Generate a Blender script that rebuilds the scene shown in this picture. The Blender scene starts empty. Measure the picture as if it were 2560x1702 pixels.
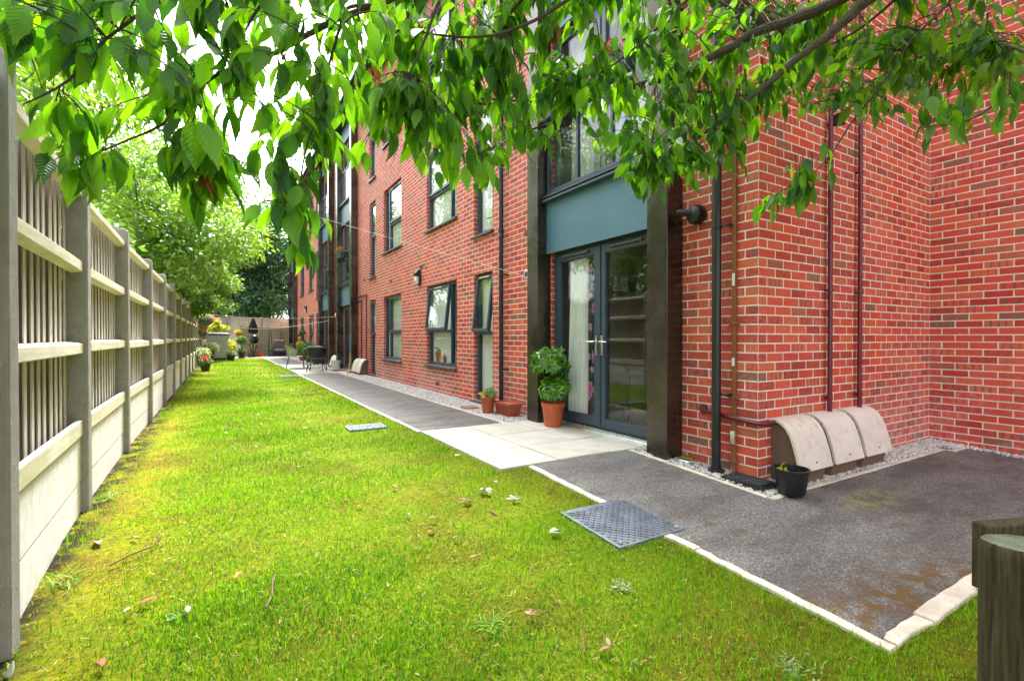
import bpy, math, random
import numpy as np
from mathutils import Vector, Matrix
R = math.radians
C = bpy.context.scene
COL = C.collection
random.seed(5)
RNG = np.random.default_rng(11)

# ---------------------------------------------------------------- camera, sky, sun, exposure
cam = bpy.data.cameras.new("camera"); cam_o = bpy.data.objects.new("camera", cam); COL.objects.link(cam_o)
cam.sensor_width = 36.0; cam.lens = 36.0*1225/2560; cam.clip_start = 0.05; cam.clip_end = 500
cam_o.location = (0, 0, 1.09)
cam_o.rotation_euler = (R(90-0.37), 0, R(-30.76))
C.camera = cam_o
SUN_EL, SUN_AZ = 58.0, 14.0           # azimuth measured from +Y towards +X
w = bpy.data.worlds.new("World"); C.world = w; w.use_nodes = True
wn = w.node_tree.nodes; wl = w.node_tree.links; wn.clear()
sky = wn.new('ShaderNodeTexSky'); sky.sky_type = 'NISHITA'; sky.sun_disc = False
sky.sun_elevation = R(SUN_EL); sky.sun_rotation = R(SUN_AZ)
sky.air_density = 1.0; sky.dust_density = 4.0; sky.ozone_density = 1.0
hs = wn.new('ShaderNodeHueSaturation'); hs.inputs['Saturation'].default_value = 0.22
bg = wn.new('ShaderNodeBackground'); bg.inputs['Strength'].default_value = 0.115
wo = wn.new('ShaderNodeOutputWorld')
wl.new(sky.outputs[0], hs.inputs['Color']); wl.new(hs.outputs[0], bg.inputs['Color']); wl.new(bg.outputs[0], wo.inputs['Surface'])
sun = bpy.data.lights.new("sun", 'SUN'); sun.energy = 1.5; sun.angle = R(10); sun.color = (1.0, 0.975, 0.94)
sun_o = bpy.data.objects.new("sun", sun); COL.objects.link(sun_o)
d = Vector((math.sin(R(SUN_AZ))*math.cos(R(SUN_EL)), math.cos(R(SUN_AZ))*math.cos(R(SUN_EL)), math.sin(R(SUN_EL))))
sun_o.rotation_euler = d.to_track_quat('Z', 'Y').to_euler()
sun_o.location = (0, 10, 30)
C.view_settings.view_transform = 'Standard'; C.view_settings.look = 'None'
C.view_settings.exposure = 3.0; C.view_settings.gamma = 1.0
C.render.engine = 'CYCLES'
try:
    C.cycles.use_denoising = True
    C.cycles.max_bounces = 8; C.cycles.transparent_max_bounces = 12
    C.cycles.diffuse_bounces = 4; C.cycles.glossy_bounces = 4; C.cycles.transmission_bounces = 6
    C.cycles.caustics_reflective = False; C.cycles.caustics_refractive = False
except Exception: pass

def zg(x, y):
    """height of the ground: level beyond the patio, falling gently towards the near end"""
    return -0.05*max(0.0, 3.5-max(y, -6.0))
def zgn(y): return -0.05*np.maximum(0.0, 3.5-np.maximum(y, -6.0))

# ---------------------------------------------------------------- materials
class NT:
    def __init__(s, name):
        s.m = bpy.data.materials.new(name); s.m.use_nodes = True
        s.t = s.m.node_tree; s.t.nodes.clear()
        s.out = s.t.nodes.new('ShaderNodeOutputMaterial')
    def n(s, typ, **kw):
        nd = s.t.nodes.new(typ)
        for k, v in kw.items():
            if k.startswith('_'): setattr(nd, k[1:], v)
        for k, v in kw.items():
            if not k.startswith('_'): s.set(nd, k, v)
        return nd
    def set(s, nd, k, v):
        inp = nd.inputs[int(k[1:])] if k[0] == 'i' and k[1:].isdigit() else nd.inputs[k]
        if isinstance(v, bpy.types.NodeSocket): s.t.links.new(v, inp)
        elif isinstance(v, bpy.types.Node): s.t.links.new(v.outputs[0], inp)
        else:
            if isinstance(v, tuple) and len(v) == 3 and inp.type == 'RGBA': v = (*v, 1)
            inp.default_value = v
    def math(s, op, a, b=0.0, c=0.0):
        nd = s.n('ShaderNodeMath', _operation=op, i0=a, i1=b)
        if op in ('MULTIPLY_ADD', 'SMOOTH_MIN'): s.set(nd, 'i2', c)
        return nd.outputs[0]
    def mr(s, v, a, b, c=0.0, d=1.0, smooth=True):
        nd = s.n('ShaderNodeMapRange', Value=v, **{'From Min': a, 'From Max': b, 'To Min': c, 'To Max': d})
        if smooth: nd.interpolation_type = 'SMOOTHSTEP'
        return nd.outputs[0]
    def mix(s, f, a, b, mode='MIX'):
        nd = s.n('ShaderNodeMix', _data_type='RGBA', _blend_type=mode)
        for i, v in ((0, f), (6, a), (7, b)):
            inp = nd.inputs[i]
            if isinstance(v, bpy.types.NodeSocket): s.t.links.new(v, inp)
            elif isinstance(v, bpy.types.Node): s.t.links.new(v.outputs[0], inp)
            else: inp.default_value = (*v, 1) if isinstance(v, tuple) and len(v) == 3 else v
        return nd.outputs[2]
    def ramp(s, f, stops, interp='LINEAR'):
        nd = s.n('ShaderNodeValToRGB', Fac=f); cr = nd.color_ramp; cr.interpolation = interp
        while len(cr.elements) < len(stops): cr.elements.new(0.5)
        for e, (p, c) in zip(cr.elements, stops): e.position = p; e.color = (*c, 1)
        return nd.outputs[0]
    def obj(s): return s.n('ShaderNodeTexCoord').outputs['Object']
    def world(s): return s.n('ShaderNodeNewGeometry').outputs['Position']
    def noise(s, vec, scale, detail=4.0, rough=0.55, out=0):
        return s.n('ShaderNodeTexNoise', Vector=vec, Scale=scale, Detail=detail, Roughness=rough).outputs[out]
    def bump(s, h, strength=0.3, dist=0.01):
        return s.n('ShaderNodeBump', Height=h, Strength=strength, Distance=dist).outputs[0]
    def pbr(s, color, rough=0.6, metal=0.0, normal=None, spec=0.5, **kw):
        p = s.n('ShaderNodeBsdfPrincipled', **{'Base Color': color, 'Roughness': rough, 'Metallic': metal, 'Specular IOR Level': spec})
        if normal is not None: s.set(p, 'Normal', normal)
        for k, v in kw.items(): s.set(p, k, v)
        s.t.links.new(p.outputs[0], s.out.inputs[0]); return p
    def surf(s, sh): s.t.links.new(sh.outputs[0] if isinstance(sh, bpy.types.Node) else sh, s.out.inputs[0])

M = {}
def simple(name, c, rough=0.5, metal=0.0, var=0.12, scale=6.0, bump=0.0, bscale=60.0, dirt=None, spec=0.5):
    t = NT(name); o = t.world()
    f = t.noise(o, scale, 5.0)
    lo = tuple(x*(1-var*1.6) for x in c); hi = tuple(min(1, x*(1+var*1.2)) for x in c)
    col = t.ramp(f, [(0.3, lo), (0.7, hi)])
    if dirt:
        g = t.mr(t.noise(o, scale*3.1, 8.0, 0.7), 0.52, 0.72)
        col = t.mix(t.math('MULTIPLY', g, dirt[1]), col, dirt[0])
    nrm = t.bump(t.noise(o, bscale, 4.0), bump, 0.01) if bump else None
    r = t.mr(f, 0.2, 0.8, max(0.05, rough-0.08), min(1, rough+0.1))
    t.pbr(col, r, metal, nrm, spec); M[name] = t.m; return t.m

simple('anthracite', (0.035, 0.055, 0.085), 0.38, var=0.1)
simple('panel_paint', (0.08, 0.18, 0.265), 0.45, var=0.08, scale=2.5, dirt=((0.16, 0.22, 0.26), 0.25))
simple('bronze_metal', (0.10, 0.083, 0.07), 0.27, 0.85, var=0.2, scale=3.0, dirt=((0.13, 0.115, 0.1), 0.2))
simple('black_plastic', (0.012, 0.013, 0.016), 0.35, var=0.2)
simple('maroon_paint', (0.12, 0.012, 0.028), 0.35, var=0.15)
simple('brown_plastic', (0.24, 0.075, 0.03), 0.5, var=0.15)
simple('chrome', (0.75, 0.74, 0.72), 0.15, 1.0, var=0.03)
simple('silver', (0.62, 0.64, 0.66), 0.3, 0.8, var=0.06)
simple('white_plastic', (0.72, 0.74, 0.75), 0.4, var=0.04)
simple('soffit_dark', (0.03, 0.032, 0.036), 0.6)
simple('roof_tile', (0.06, 0.06, 0.065), 0.8, bump=0.3, bscale=20)
simple('terracotta_plastic', (0.46, 0.095, 0.03), 0.42, var=0.1, scale=9)
simple('terracotta_dark', (0.36, 0.085, 0.04), 0.6, var=0.15, scale=9)
simple('meter_box_lid', (0.70, 0.63, 0.57), 0.65, var=0.06, scale=5, dirt=((0.33, 0.31, 0.23), 0.6), bump=0.06)
simple('meter_box_body', (0.15, 0.095, 0.065), 0.75, var=0.12, scale=8, dirt=((0.13, 0.12, 0.06), 0.5), bump=0.1)
simple('edging_concrete', (0.62, 0.55, 0.46), 0.85, var=0.14, scale=8, bump=0.4, dirt=((0.3, 0.27, 0.17), 0.6))
simple('soil', (0.035, 0.024, 0.016), 0.95, var=0.4, scale=40, bump=0.8)
simple('slate_plastic', (0.05, 0.075, 0.1), 0.45, var=0.15)
simple('pale_weave', (0.36, 0.40, 0.36), 0.6, var=0.1, scale=60, bump=0.4, bscale=120)
simple('black_weave', (0.012, 0.013, 0.017), 0.5, var=0.2, scale=60, bump=0.5, bscale=120)
simple('grey_metal', (0.10, 0.115, 0.13), 0.4, 0.6)
simple('shed_cladding', (0.50, 0.50, 0.53), 0.5, var=0.05)
simple('shed_trim', (0.03, 0.05, 0.085), 0.5)
simple('black_fabric', (0.012, 0.012, 0.018), 0.85)
simple('mauve_fabric', (0.14, 0.10, 0.11), 0.8)
simple('mat_brown', (0.16, 0.07, 0.035), 0.95, bump=0.6)
simple('broom_wood', (0.55, 0.30, 0.10), 0.6)
simple('broom_blue', (0.10, 0.24, 0.36), 0.4)
simple('rope_white', (0.78, 0.78, 0.80), 0.6)
simple('red_plastic', (0.62, 0.02, 0.015), 0.35)
simple('plant_stem', (0.10, 0.08, 0.03), 0.8)
simple('bark', (0.055, 0.042, 0.032), 0.85, var=0.35, scale=30, bump=0.7, bscale=90)
simple('bark_far', (0.09, 0.075, 0.055), 0.9, var=0.3, scale=12, bump=0.6)
simple('terracotta_tile', (0.33, 0.13, 0.10), 0.8)
simple('room_wall', (0.6, 0.57, 0.53), 0.85, var=0.05)
simple('lamp_diffuser', (0.68, 0.70, 0.62), 0.35, var=0.05)
simple('air_brick', (0.28, 0.06, 0.04), 0.75)
simple('air_brick_dark', (0.10, 0.055, 0.045), 0.75)
simple('pink_fabric', (0.5, 0.16, 0.26), 0.8)

def brick():
    t = NT('brick'); uv = t.n('ShaderNodeUVMap').outputs[0]
    sx = t.n('ShaderNodeSeparateXYZ', Vector=uv); U, V = sx.outputs[0], sx.outputs[1]
    wob = t.noise(t.world(), 55.0, 3.0); wob = t.math('MULTIPLY', t.math('SUBTRACT', wob, 0.5), 0.004)
    v = t.math('DIVIDE', V, 0.075); row = t.math('FLOOR', v); fv = t.math('FRACT', v)
    u = t.math('ADD', t.math('DIVIDE', U, 0.225), t.math('MULTIPLY', t.math('MODULO', t.math('ADD', row, 1000.0), 2.0), 0.5))
    colm = t.math('FLOOR', u); fu = t.math('FRACT', u)
    du = t.math('MULTIPLY', t.math('MINIMUM', fu, t.math('SUBTRACT', 1.0, fu)), 0.225)
    dv = t.math('MULTIPLY', t.math('MINIMUM', fv, t.math('SUBTRACT', 1.0, fv)), 0.075)
    dd = t.math('ADD', t.math('MINIMUM', du, dv), wob)
    mask = t.mr(dd, 0.0044, 0.0066)
    cid = t.n('ShaderNodeCombineXYZ', X=colm, Y=row)
    w1 = t.n('ShaderNodeTexWhiteNoise', _noise_dimensions='2D', Vector=cid)
    cid2 = t.n('ShaderNodeVectorMath', _operation='ADD', i0=cid, i1=(37.3, 91.7, 0))
    w2 = t.n('ShaderNodeTexWhiteNoise', _noise_dimensions='2D', Vector=cid2)
    base = t.ramp(w1.outputs[0], [(0.0, (0.40, 0.040, 0.028)), (0.3, (0.57, 0.062, 0.04)), (0.62, (0.66, 0.088, 0.05)), (0.87, (0.66, 0.13, 0.06)), (0.95, (0.42, 0.11, 0.06)), (1.0, (0.22, 0.10, 0.07))])
    # fire-flash: darker kiss marks across some bricks
    st = t.math('SINE', t.math('ADD', t.math('MULTIPLY', fu, t.math('ADD', 14.0, t.math('MULTIPLY', w1.outputs[0], 12.0))), t.math('MULTIPLY', w2.outputs[0], 40.0)))
    fl = t.mr(t.math('ADD', st, t.math('MULTIPLY', t.math('SUBTRACT', t.noise(t.world(), 30.0, 3.0), 0.5), 2.2)), 0.25, 0.9)
    pick = t.mr(w2.outputs[0], 0.64, 0.9)
    base = t.mix(t.math('MULTIPLY', fl, t.math('MULTIPLY', pick, 0.8)), base, (0.15, 0.075, 0.06))
    fine = t.noise(t.world(), 160.0, 4.0, 0.7)
    base = t.mix(t.mr(fine, 0.3, 0.75, 0.0, 0.28), base, (0.22, 0.03, 0.02))
    # pale salt bloom in loose clouds, strongest in the lowest courses
    sz = t.n('ShaderNodeSeparateXYZ', Vector=t.world()).outputs[2]
    bl = t.mr(t.noise(t.world(), 1.1, 5.0, 0.6), 0.36, 0.62)
    low = t.mr(sz, 0.15, 0.75, 0.8, 0.24)
    sp = t.mr(t.noise(t.world(), 26.0, 5.0, 0.75), 0.38, 0.72)
    base = t.mix(t.math('MULTIPLY', t.math('MULTIPLY', bl, low), sp), base, (0.62, 0.44, 0.40))
    mps = t.n('ShaderNodeMapping', Vector=t.world(), Scale=(5, 5, 0.35))
    run = t.mr(t.noise(mps.outputs[0], 1.0, 6.0, 0.7), 0.52, 0.72)
    base = t.mix(t.math('MULTIPLY', run, 0.35), base, (0.22, 0.05, 0.04))
    mort = t.ramp(t.noise(t.world(), 9.0, 5.0), [(0.3, (0.60, 0.54, 0.47)), (0.7, (0.80, 0.75, 0.67))])
    col = t.mix(mask, mort, base)
    h = t.math('ADD', mask, t.math('MULTIPLY', fine, 0.25))
    t.pbr(col, t.mr(mask, 0, 1, 0.9, 0.72), 0, t.bump(h, 0.55, 0.004), 0.35)
    M['brick'] = t.m
brick()

def asphalt():
    t = NT('asphalt'); o = t.world()
    g = t.noise(o, 140.0, 3.0, 0.8); vor = t.n('ShaderNodeTexVoronoi', Vector=o, Scale=150.0)
    grain = t.ramp(vor.outputs['Color'], [(0.0, (0.05, 0.05, 0.05)), (0.3, (0.12, 0.116, 0.112)), (0.7, (0.24, 0.235, 0.225)), (1.0, (0.52, 0.50, 0.48))])
    grain = t.mix(t.mr(g, 0.3, 0.7, 0, 0.5), grain, (0.085, 0.078, 0.074))
    patch = t.mr(t.noise(t.n('ShaderNodeMapping', Vector=o, Scale=(0.8, 2.0, 1)).outputs[0], 1.7, 7.0, 0.7), 0.40, 0.66)
    grain = t.mix(t.math('MULTIPLY', patch, 0.6), grain, (0.06, 0.052, 0.055))
    moss = t.math('MULTIPLY', t.mr(t.noise(o, 7.0, 7.0, 0.75), 0.52, 0.66), t.mr(t.noise(o, 0.9, 3.0), 0.42, 0.62))
    grain = t.mix(t.math('MULTIPLY', moss, 0.75), grain, (0.085, 0.05, 0.014))
    # yellow-green lichen smear near the meter boxes
    dx = t.n('ShaderNodeVectorMath', _operation='SUBTRACT', i0=o, i1=(4.05, 1.72, -0.09))
    ln = t.n('ShaderNodeVectorMath', _operation='LENGTH', i0=t.n('ShaderNodeVectorMath', _operation='MULTIPLY', i0=dx, i1=(1.0, 2.6, 0.0))).outputs['Value']
    li = t.math('MULTIPLY', t.mr(ln, 0.15, 0.55, 1.0, 0.0), t.mr(t.noise(o, 9.0, 6.0, 0.7), 0.42, 0.6))
    grain = t.mix(t.math('MULTIPLY', li, 0.55), grain, (0.30, 0.30, 0.035))
    # moss creeping in from the near kerb corner
    dx2 = t.n('ShaderNodeVectorMath', _operation='SUBTRACT', i0=o, i1=(2.75, 0.98, -0.12))
    ln2 = t.n('ShaderNodeVectorMath', _operation='LENGTH', i0=t.n('ShaderNodeVectorMath', _operation='MULTIPLY', i0=dx2, i1=(0.55, 2.0, 0.0))).outputs['Value']
    l2 = t.math('MULTIPLY', t.mr(ln2, 0.1, 0.8, 1.0, 0.0), t.mr(t.noise(o, 10.0, 7.0, 0.7), 0.44, 0.58))
    grain = t.mix(t.math('MULTIPLY', l2, 0.9), grain, (0.12, 0.06, 0.008))
    t.pbr(grain, 0.85, 0, t.bump(t.math('ADD', vor.outputs['Distance'], t.math('MULTIPLY', g, 0.6)), 0.7, 0.006), 0.4)
    M['asphalt'] = t.m
asphalt()

def slab_mat():
    t = NT('paving'); o = t.world()
    n1 = t.noise(o, 3.0, 6.0, 0.65); n2 = t.noise(o, 60.0, 4.0, 0.7)
    c = t.ramp(n1, [(0.25, (0.42, 0.395, 0.34)), (0.55, (0.56, 0.535, 0.475)), (0.8, (0.64, 0.615, 0.555))])
    c = t.mix(t.mr(n2, 0.35, 0.8, 0, 0.25), c, (0.42, 0.38, 0.30))
    c = t.mix(t.math('MULTIPLY', t.mr(t.noise(o, 8.0, 8.0, 0.75), 0.56, 0.72), 0.4), c, (0.30, 0.28, 0.22))
    t.pbr(c, 0.85, 0, t.bump(n2, 0.25, 0.004), 0.3); M['paving'] = t.m
slab_mat()

def ground_mat():
    t = NT('turf'); o = t.world()
    n1 = t.noise(o, 1.3, 5.0, 0.6); n2 = t.noise(o, 38.0, 6.0, 0.8); n3 = t.noise(o, 5.5, 6.0, 0.7)
    sp = t.n('ShaderNodeSeparateXYZ', Vector=o); x = sp.outputs[0]
    c = t.ramp(n3, [(0.25, (0.09, 0.17, 0.006)), (0.5, (0.21, 0.25, 0.008)), (0.75, (0.13, 0.26, 0.008))])
    edge = t.mr(x, -0.7, 0.25, 0.75, 0.0)                     # yellow moss towards the fence
    c = t.mix(t.math('MULTIPLY', edge, t.mr(n1, 0.3, 0.6)), c, (0.42, 0.35, 0.012))
    c = t.mix(t.mr(n1, 0.46, 0.64, 0, 0.75), c, (0.17, 0.11, 0.015))
    kb = t.math('MULTIPLY', t.mr(t.math('ABSOLUTE', t.math('SUBTRACT', x, 2.15)), 0.05, 0.35, 1.0, 0.0), t.mr(n3, 0.4, 0.6))
    c = t.mix(t.math('MULTIPLY', kb, 0.7), c, (0.13, 0.07, 0.012))
    c = t.mix(t.mr(n2, 0.46, 0.66, 0, 0.8), c, (0.05, 0.045, 0.010))
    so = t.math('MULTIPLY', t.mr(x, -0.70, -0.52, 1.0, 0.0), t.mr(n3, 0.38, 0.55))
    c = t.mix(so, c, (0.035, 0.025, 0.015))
    t.pbr(c, 0.95, 0, t.bump(n2, 1.0, 0.03), 0.1); M['turf'] = t.m
ground_mat()

def leafmat(name, c1, c2, trans=0.45, rough=0.45, tc=None, gloss=0.5, veins=False):
    """leaf: a diffuse upper side, light passing through, and a waxy sheen; hue varies leaf by leaf"""
    t = NT(name)
    a = t.n('ShaderNodeAttribute', _attribute_name='rnd').outputs['Fac']
    c = t.ramp(a, [(0.0, c1), (1.0, c2)])
    if veins:
        sx = t.n('ShaderNodeSeparateXYZ', Vector=t.n('ShaderNodeUVMap').outputs[0])
        u, v = sx.outputs[0], sx.outputs[1]
        au = t.math('ABSOLUTE', u)
        rib = t.mr(au, 0.0, 0.07, 1.0, 0.0)
        sv = t.math('SINE', t.math('MULTIPLY', t.math('SUBTRACT', v, t.math('MULTIPLY', au, 0.22)), 62.0))
        side = t.math('MULTIPLY', t.mr(sv, 0.72, 1.0), 0.5)
        vv = t.math('MAXIMUM', rib, side)
        nrm = t.bump(t.math('MULTIPLY', sv, -0.5), 0.35, 0.004)
    else: nrm = None
    tcol = t.mix(1.0, c, tc or (1.7, 1.55, 0.5), 'MULTIPLY')
    if veins:
        c = t.mix(t.math('MULTIPLY', vv, 0.35), c, tuple(min(1, x*2.2) for x in c2))
        tcol = t.mix(t.math('MULTIPLY', vv, 0.35), tcol, tuple(x*0.6 for x in c1))
    p = t.n('ShaderNodeBsdfPrincipled', **{'Base Color': c, 'Roughness': rough, 'Specular IOR Level': gloss})
    tr = t.n('ShaderNodeBsdfTranslucent', Color=tcol)
    if nrm is not None: t.set(p, 'Normal', nrm)
    mx = t.n('ShaderNodeMixShader', i0=trans, i1=p, i2=tr)
    t.surf(mx); M[name] = t.m
leafmat('cherry_leaf', (0.011, 0.058, 0.018), (0.085, 0.22, 0.012), 0.56, 0.42, (4.8, 4.0, 0.5), 0.55, True)
leafmat('dead_leaf', (0.20, 0.055, 0.02), (0.34, 0.13, 0.04), 0.2, 0.7)
leafmat('grass_blade', (0.022, 0.145, 0.006), (0.25, 0.47, 0.008), 0.40, 0.5, (1.5, 1.4, 0.5), 0.25)
leafmat('dry_straw', (0.16, 0.12, 0.03), (0.36, 0.29, 0.10), 0.25, 0.7)
leafmat('tree_bright', (0.05, 0.15, 0.03), (0.20, 0.37, 0.05), 0.42, 0.34, (2.2, 1.8, 0.7), 0.8)
leafmat('tree_mid', (0.035, 0.12, 0.025), (0.14, 0.28, 0.05), 0.4, 0.34, (2.0, 1.7, 0.7), 0.8)
leafmat('tree_dark', (0.022, 0.085, 0.035), (0.09, 0.23, 0.09), 0.35, 0.34, (1.6, 1.5, 0.9), 0.8)
leafmat('glossy_leaf', (0.03, 0.14, 0.012), (0.14, 0.34, 0.02), 0.25, 0.25, (1.9, 1.6, 0.6), 0.7)
leafmat('pale_leaf', (0.30, 0.38, 0.22), (0.5, 0.55, 0.42), 0.3, 0.55)
leafmat('weed_leaf', (0.12, 0.2, 0.05), (0.26, 0.33, 0.14), 0.3, 0.55)
leafmat('yellow_leaf', (0.28, 0.34, 0.02), (0.46, 0.46, 0.04), 0.45, 0.5)
leafmat('herb_leaf', (0.07, 0.17, 0.04), (0.16, 0.28, 0.09), 0.35, 0.5)
leafmat('flower_red', (0.55, 0.01, 0.015), (0.8, 0.03, 0.03), 0.25, 0.6)
leafmat('flower_pink', (0.7, 0.05, 0.2), (0.8, 0.25, 0.4), 0.3, 0.6)
leafmat('flower_white', (0.7, 0.68, 0.66), (0.85, 0.85, 0.82), 0.3, 0.6)
leafmat('flower_orange', (0.75, 0.2, 0.01), (0.85, 0.4, 0.02), 0.3, 0.6)
leafmat('litter_pale', (0.24, 0.28, 0.20), (0.42, 0.45, 0.36), 0.2, 0.6)
leafmat('litter_tan', (0.16, 0.075, 0.035), (0.34, 0.20, 0.10), 0.2, 0.7)
leafmat('litter_orange', (0.65, 0.20, 0.015), (0.75, 0.36, 0.02), 0.2, 0.6)

def wood(name, c1, c2, stain, axis='Z', fine=1.0):
    t = NT(name); o = t.world()
    sc = {'Z': (22, 22, 1.6), 'Y': (22, 1.4, 22), 'X': (1.4, 22, 22)}[axis]
    mp = t.n('ShaderNodeMapping', Vector=o, Scale=sc)
    n1 = t.noise(mp.outputs[0], 1.6*fine, 6.0, 0.7)
    c = t.ramp(n1, [(0.28, c1), (0.68, c2)])
    g = t.mr(t.noise(o, 2.2*fine, 6.0, 0.65), 0.46, 0.7)
    c = t.mix(t.math('MULTIPLY', g, 0.55), c, stain)
    if name == 'fence_board':      # boards weathered each in its own way, algae low down
        yy = t.n('ShaderNodeSeparateXYZ', Vector=o)
        wn_ = t.n('ShaderNodeTexWhiteNoise', _noise_dimensions='1D', W=t.math('FLOOR', t.math('MULTIPLY', yy.outputs[1], 9.3)))
        c = t.mix(t.math('MULTIPLY', wn_.outputs[0], 0.5), c, (0.30, 0.25, 0.19))
        kn = t.n('ShaderNodeTexVoronoi', Vector=t.n('ShaderNodeMapping', Vector=o, Scale=(9, 9, 2.2)).outputs[0], Scale=1.0)
        c = t.mix(t.mr(kn.outputs['Distance'], 0.05, 0.12, 0.7, 0.0), c, (0.12, 0.08, 0.045))
    t.pbr(c, 0.85, 0, t.bump(n1, 0.4, 0.004), 0.25); M[name] = t.m
wood('fence_board', (0.46, 0.44, 0.40), (0.74, 0.71, 0.66), (0.36, 0.34, 0.27))
wood('fence_gap_shade', (0.055, 0.043, 0.035), (0.13, 0.105, 0.085), (0.06, 0.05, 0.035))  # near-black tone stands in for the shade between the front boards
wood('fence_rail', (0.56, 0.53, 0.41), (0.78, 0.745, 0.63), (0.50, 0.50, 0.24), 'Y')
wood('back_board', (0.26, 0.20, 0.13), (0.42, 0.34, 0.24), (0.22, 0.18, 0.10))
wood('post_wood', (0.006, 0.005, 0.003), (0.075, 0.058, 0.028), (0.028, 0.038, 0.008), 'Z', 3.4)
wood('post_end', (0.05, 0.06, 0.04), (0.15, 0.165, 0.12), (0.09, 0.13, 0.075))

def concrete(name, c, stain, streak=0.5, bump=0.5):
    t = NT(name); o = t.world()
    mp = t.n('ShaderNodeMapping', Vector=o, Scale=(7, 7, 1.1))
    n1 = t.noise(mp.outputs[0], 1.3, 7.0, 0.7); n2 = t.noise(o, 75.0, 5.0, 0.75); n3 = t.noise(o, 16.0, 5.0, 0.6)
    cc = t.ramp(n3, [(0.3, tuple(x*0.86 for x in c)), (0.7, tuple(min(1, x*1.1) for x in c))])
    cc = t.mix(t.math('MULTIPLY', t.mr(n1, 0.48, 0.72), streak), cc, stain)
    cc = t.mix(t.mr(n2, 0.6, 0.8, 0, 0.35), cc, tuple(x*0.4 for x in c))
    t.pbr(cc, 0.9, 0, t.bump(t.math('ADD', n2, n3), bump, 0.008), 0.25); M[name] = t.m
concrete('gravel_board', (0.78, 0.785, 0.785), (0.55, 0.55, 0.49), 0.4, 0.2)
concrete('post_concrete', (0.33, 0.33, 0.315), (0.24, 0.25, 0.2), 0.35, 0.9)

def glass():
    t = NT('glass')
    g = t.n('ShaderNodeNewGeometry')      # Schlick's law, the same on both faces of the pane
    c = t.math('ABSOLUTE', t.n('ShaderNodeVectorMath', _operation='DOT_PRODUCT', i0=g.outputs['Normal'], i1=g.outputs['Incoming']).outputs['Value'])
    f = t.math('ADD', 0.04, t.math('MULTIPLY', 0.9, t.math('POWER', t.math('SUBTRACT', 1.0, c), 5.0)))
    tr = t.n('ShaderNodeBsdfTransparent', Color=(0.965, 0.98, 0.975, 1)); gl = t.n('ShaderNodeBsdfGlossy', Color=(0.95, 0.97, 0.98, 1), Roughness=0.0)
    t.surf(t.n('ShaderNodeMixShader', i0=t.math('MINIMUM', f, 1.0), i1=tr, i2=gl)); M['glass'] = t.m
glass()
def cloth(name, c, pattern=False):
    t = NT(name); o = t.world()
    col = c
    if pattern:
        v = t.n('ShaderNodeTexVoronoi', Vector=t.n('ShaderNodeMapping', Vector=o, Scale=(1, 9, 6)).outputs[0], Scale=1.0)
        col = t.ramp(t.math('ADD', v.outputs['Distance'], t.math('MULTIPLY', t.noise(o, 14.0, 4.0), 0.5)), [(0.50, (0.65, 0.08, 0.40)), (0.58, (0.75, 0.35, 0.6)), (0.66, (0.06, 0.12, 0.06)), (0.74, (0.012, 0.012, 0.02))])
    p = t.n('ShaderNodeBsdfPrincipled', **{'Base Color': col, 'Roughness': 0.9})
    tr = t.n('ShaderNodeBsdfTranslucent', Color=col)
    t.surf(t.n('ShaderNodeMixShader', i0=0.2, i1=p, i2=tr)); M[name] = t.m
cloth('net_curtain', (0.90, 0.91, 0.88)); cloth('floral_curtain', (0.5, 0.1, 0.3), True)

def pebble():
    t = NT('pebble'); a = t.n('ShaderNodeAttribute', _attribute_name='rnd').outputs['Fac']
    c = t.ramp(a, [(0.0, (0.20, 0.20, 0.21)), (0.2, (0.42, 0.41, 0.41)), (0.55, (0.62, 0.61, 0.60)), (0.8, (0.72, 0.68, 0.63)), (1.0, (0.50, 0.40, 0.33))])
    c = t.mix(t.mr(t.noise(t.world(), 90.0, 4.0), 0.4, 0.8, 0, 0.3), c, (0.3, 0.3, 0.3))
    t.pbr(c, 0.75, 0, None, 0.35); M['pebble'] = t.m
pebble()

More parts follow.
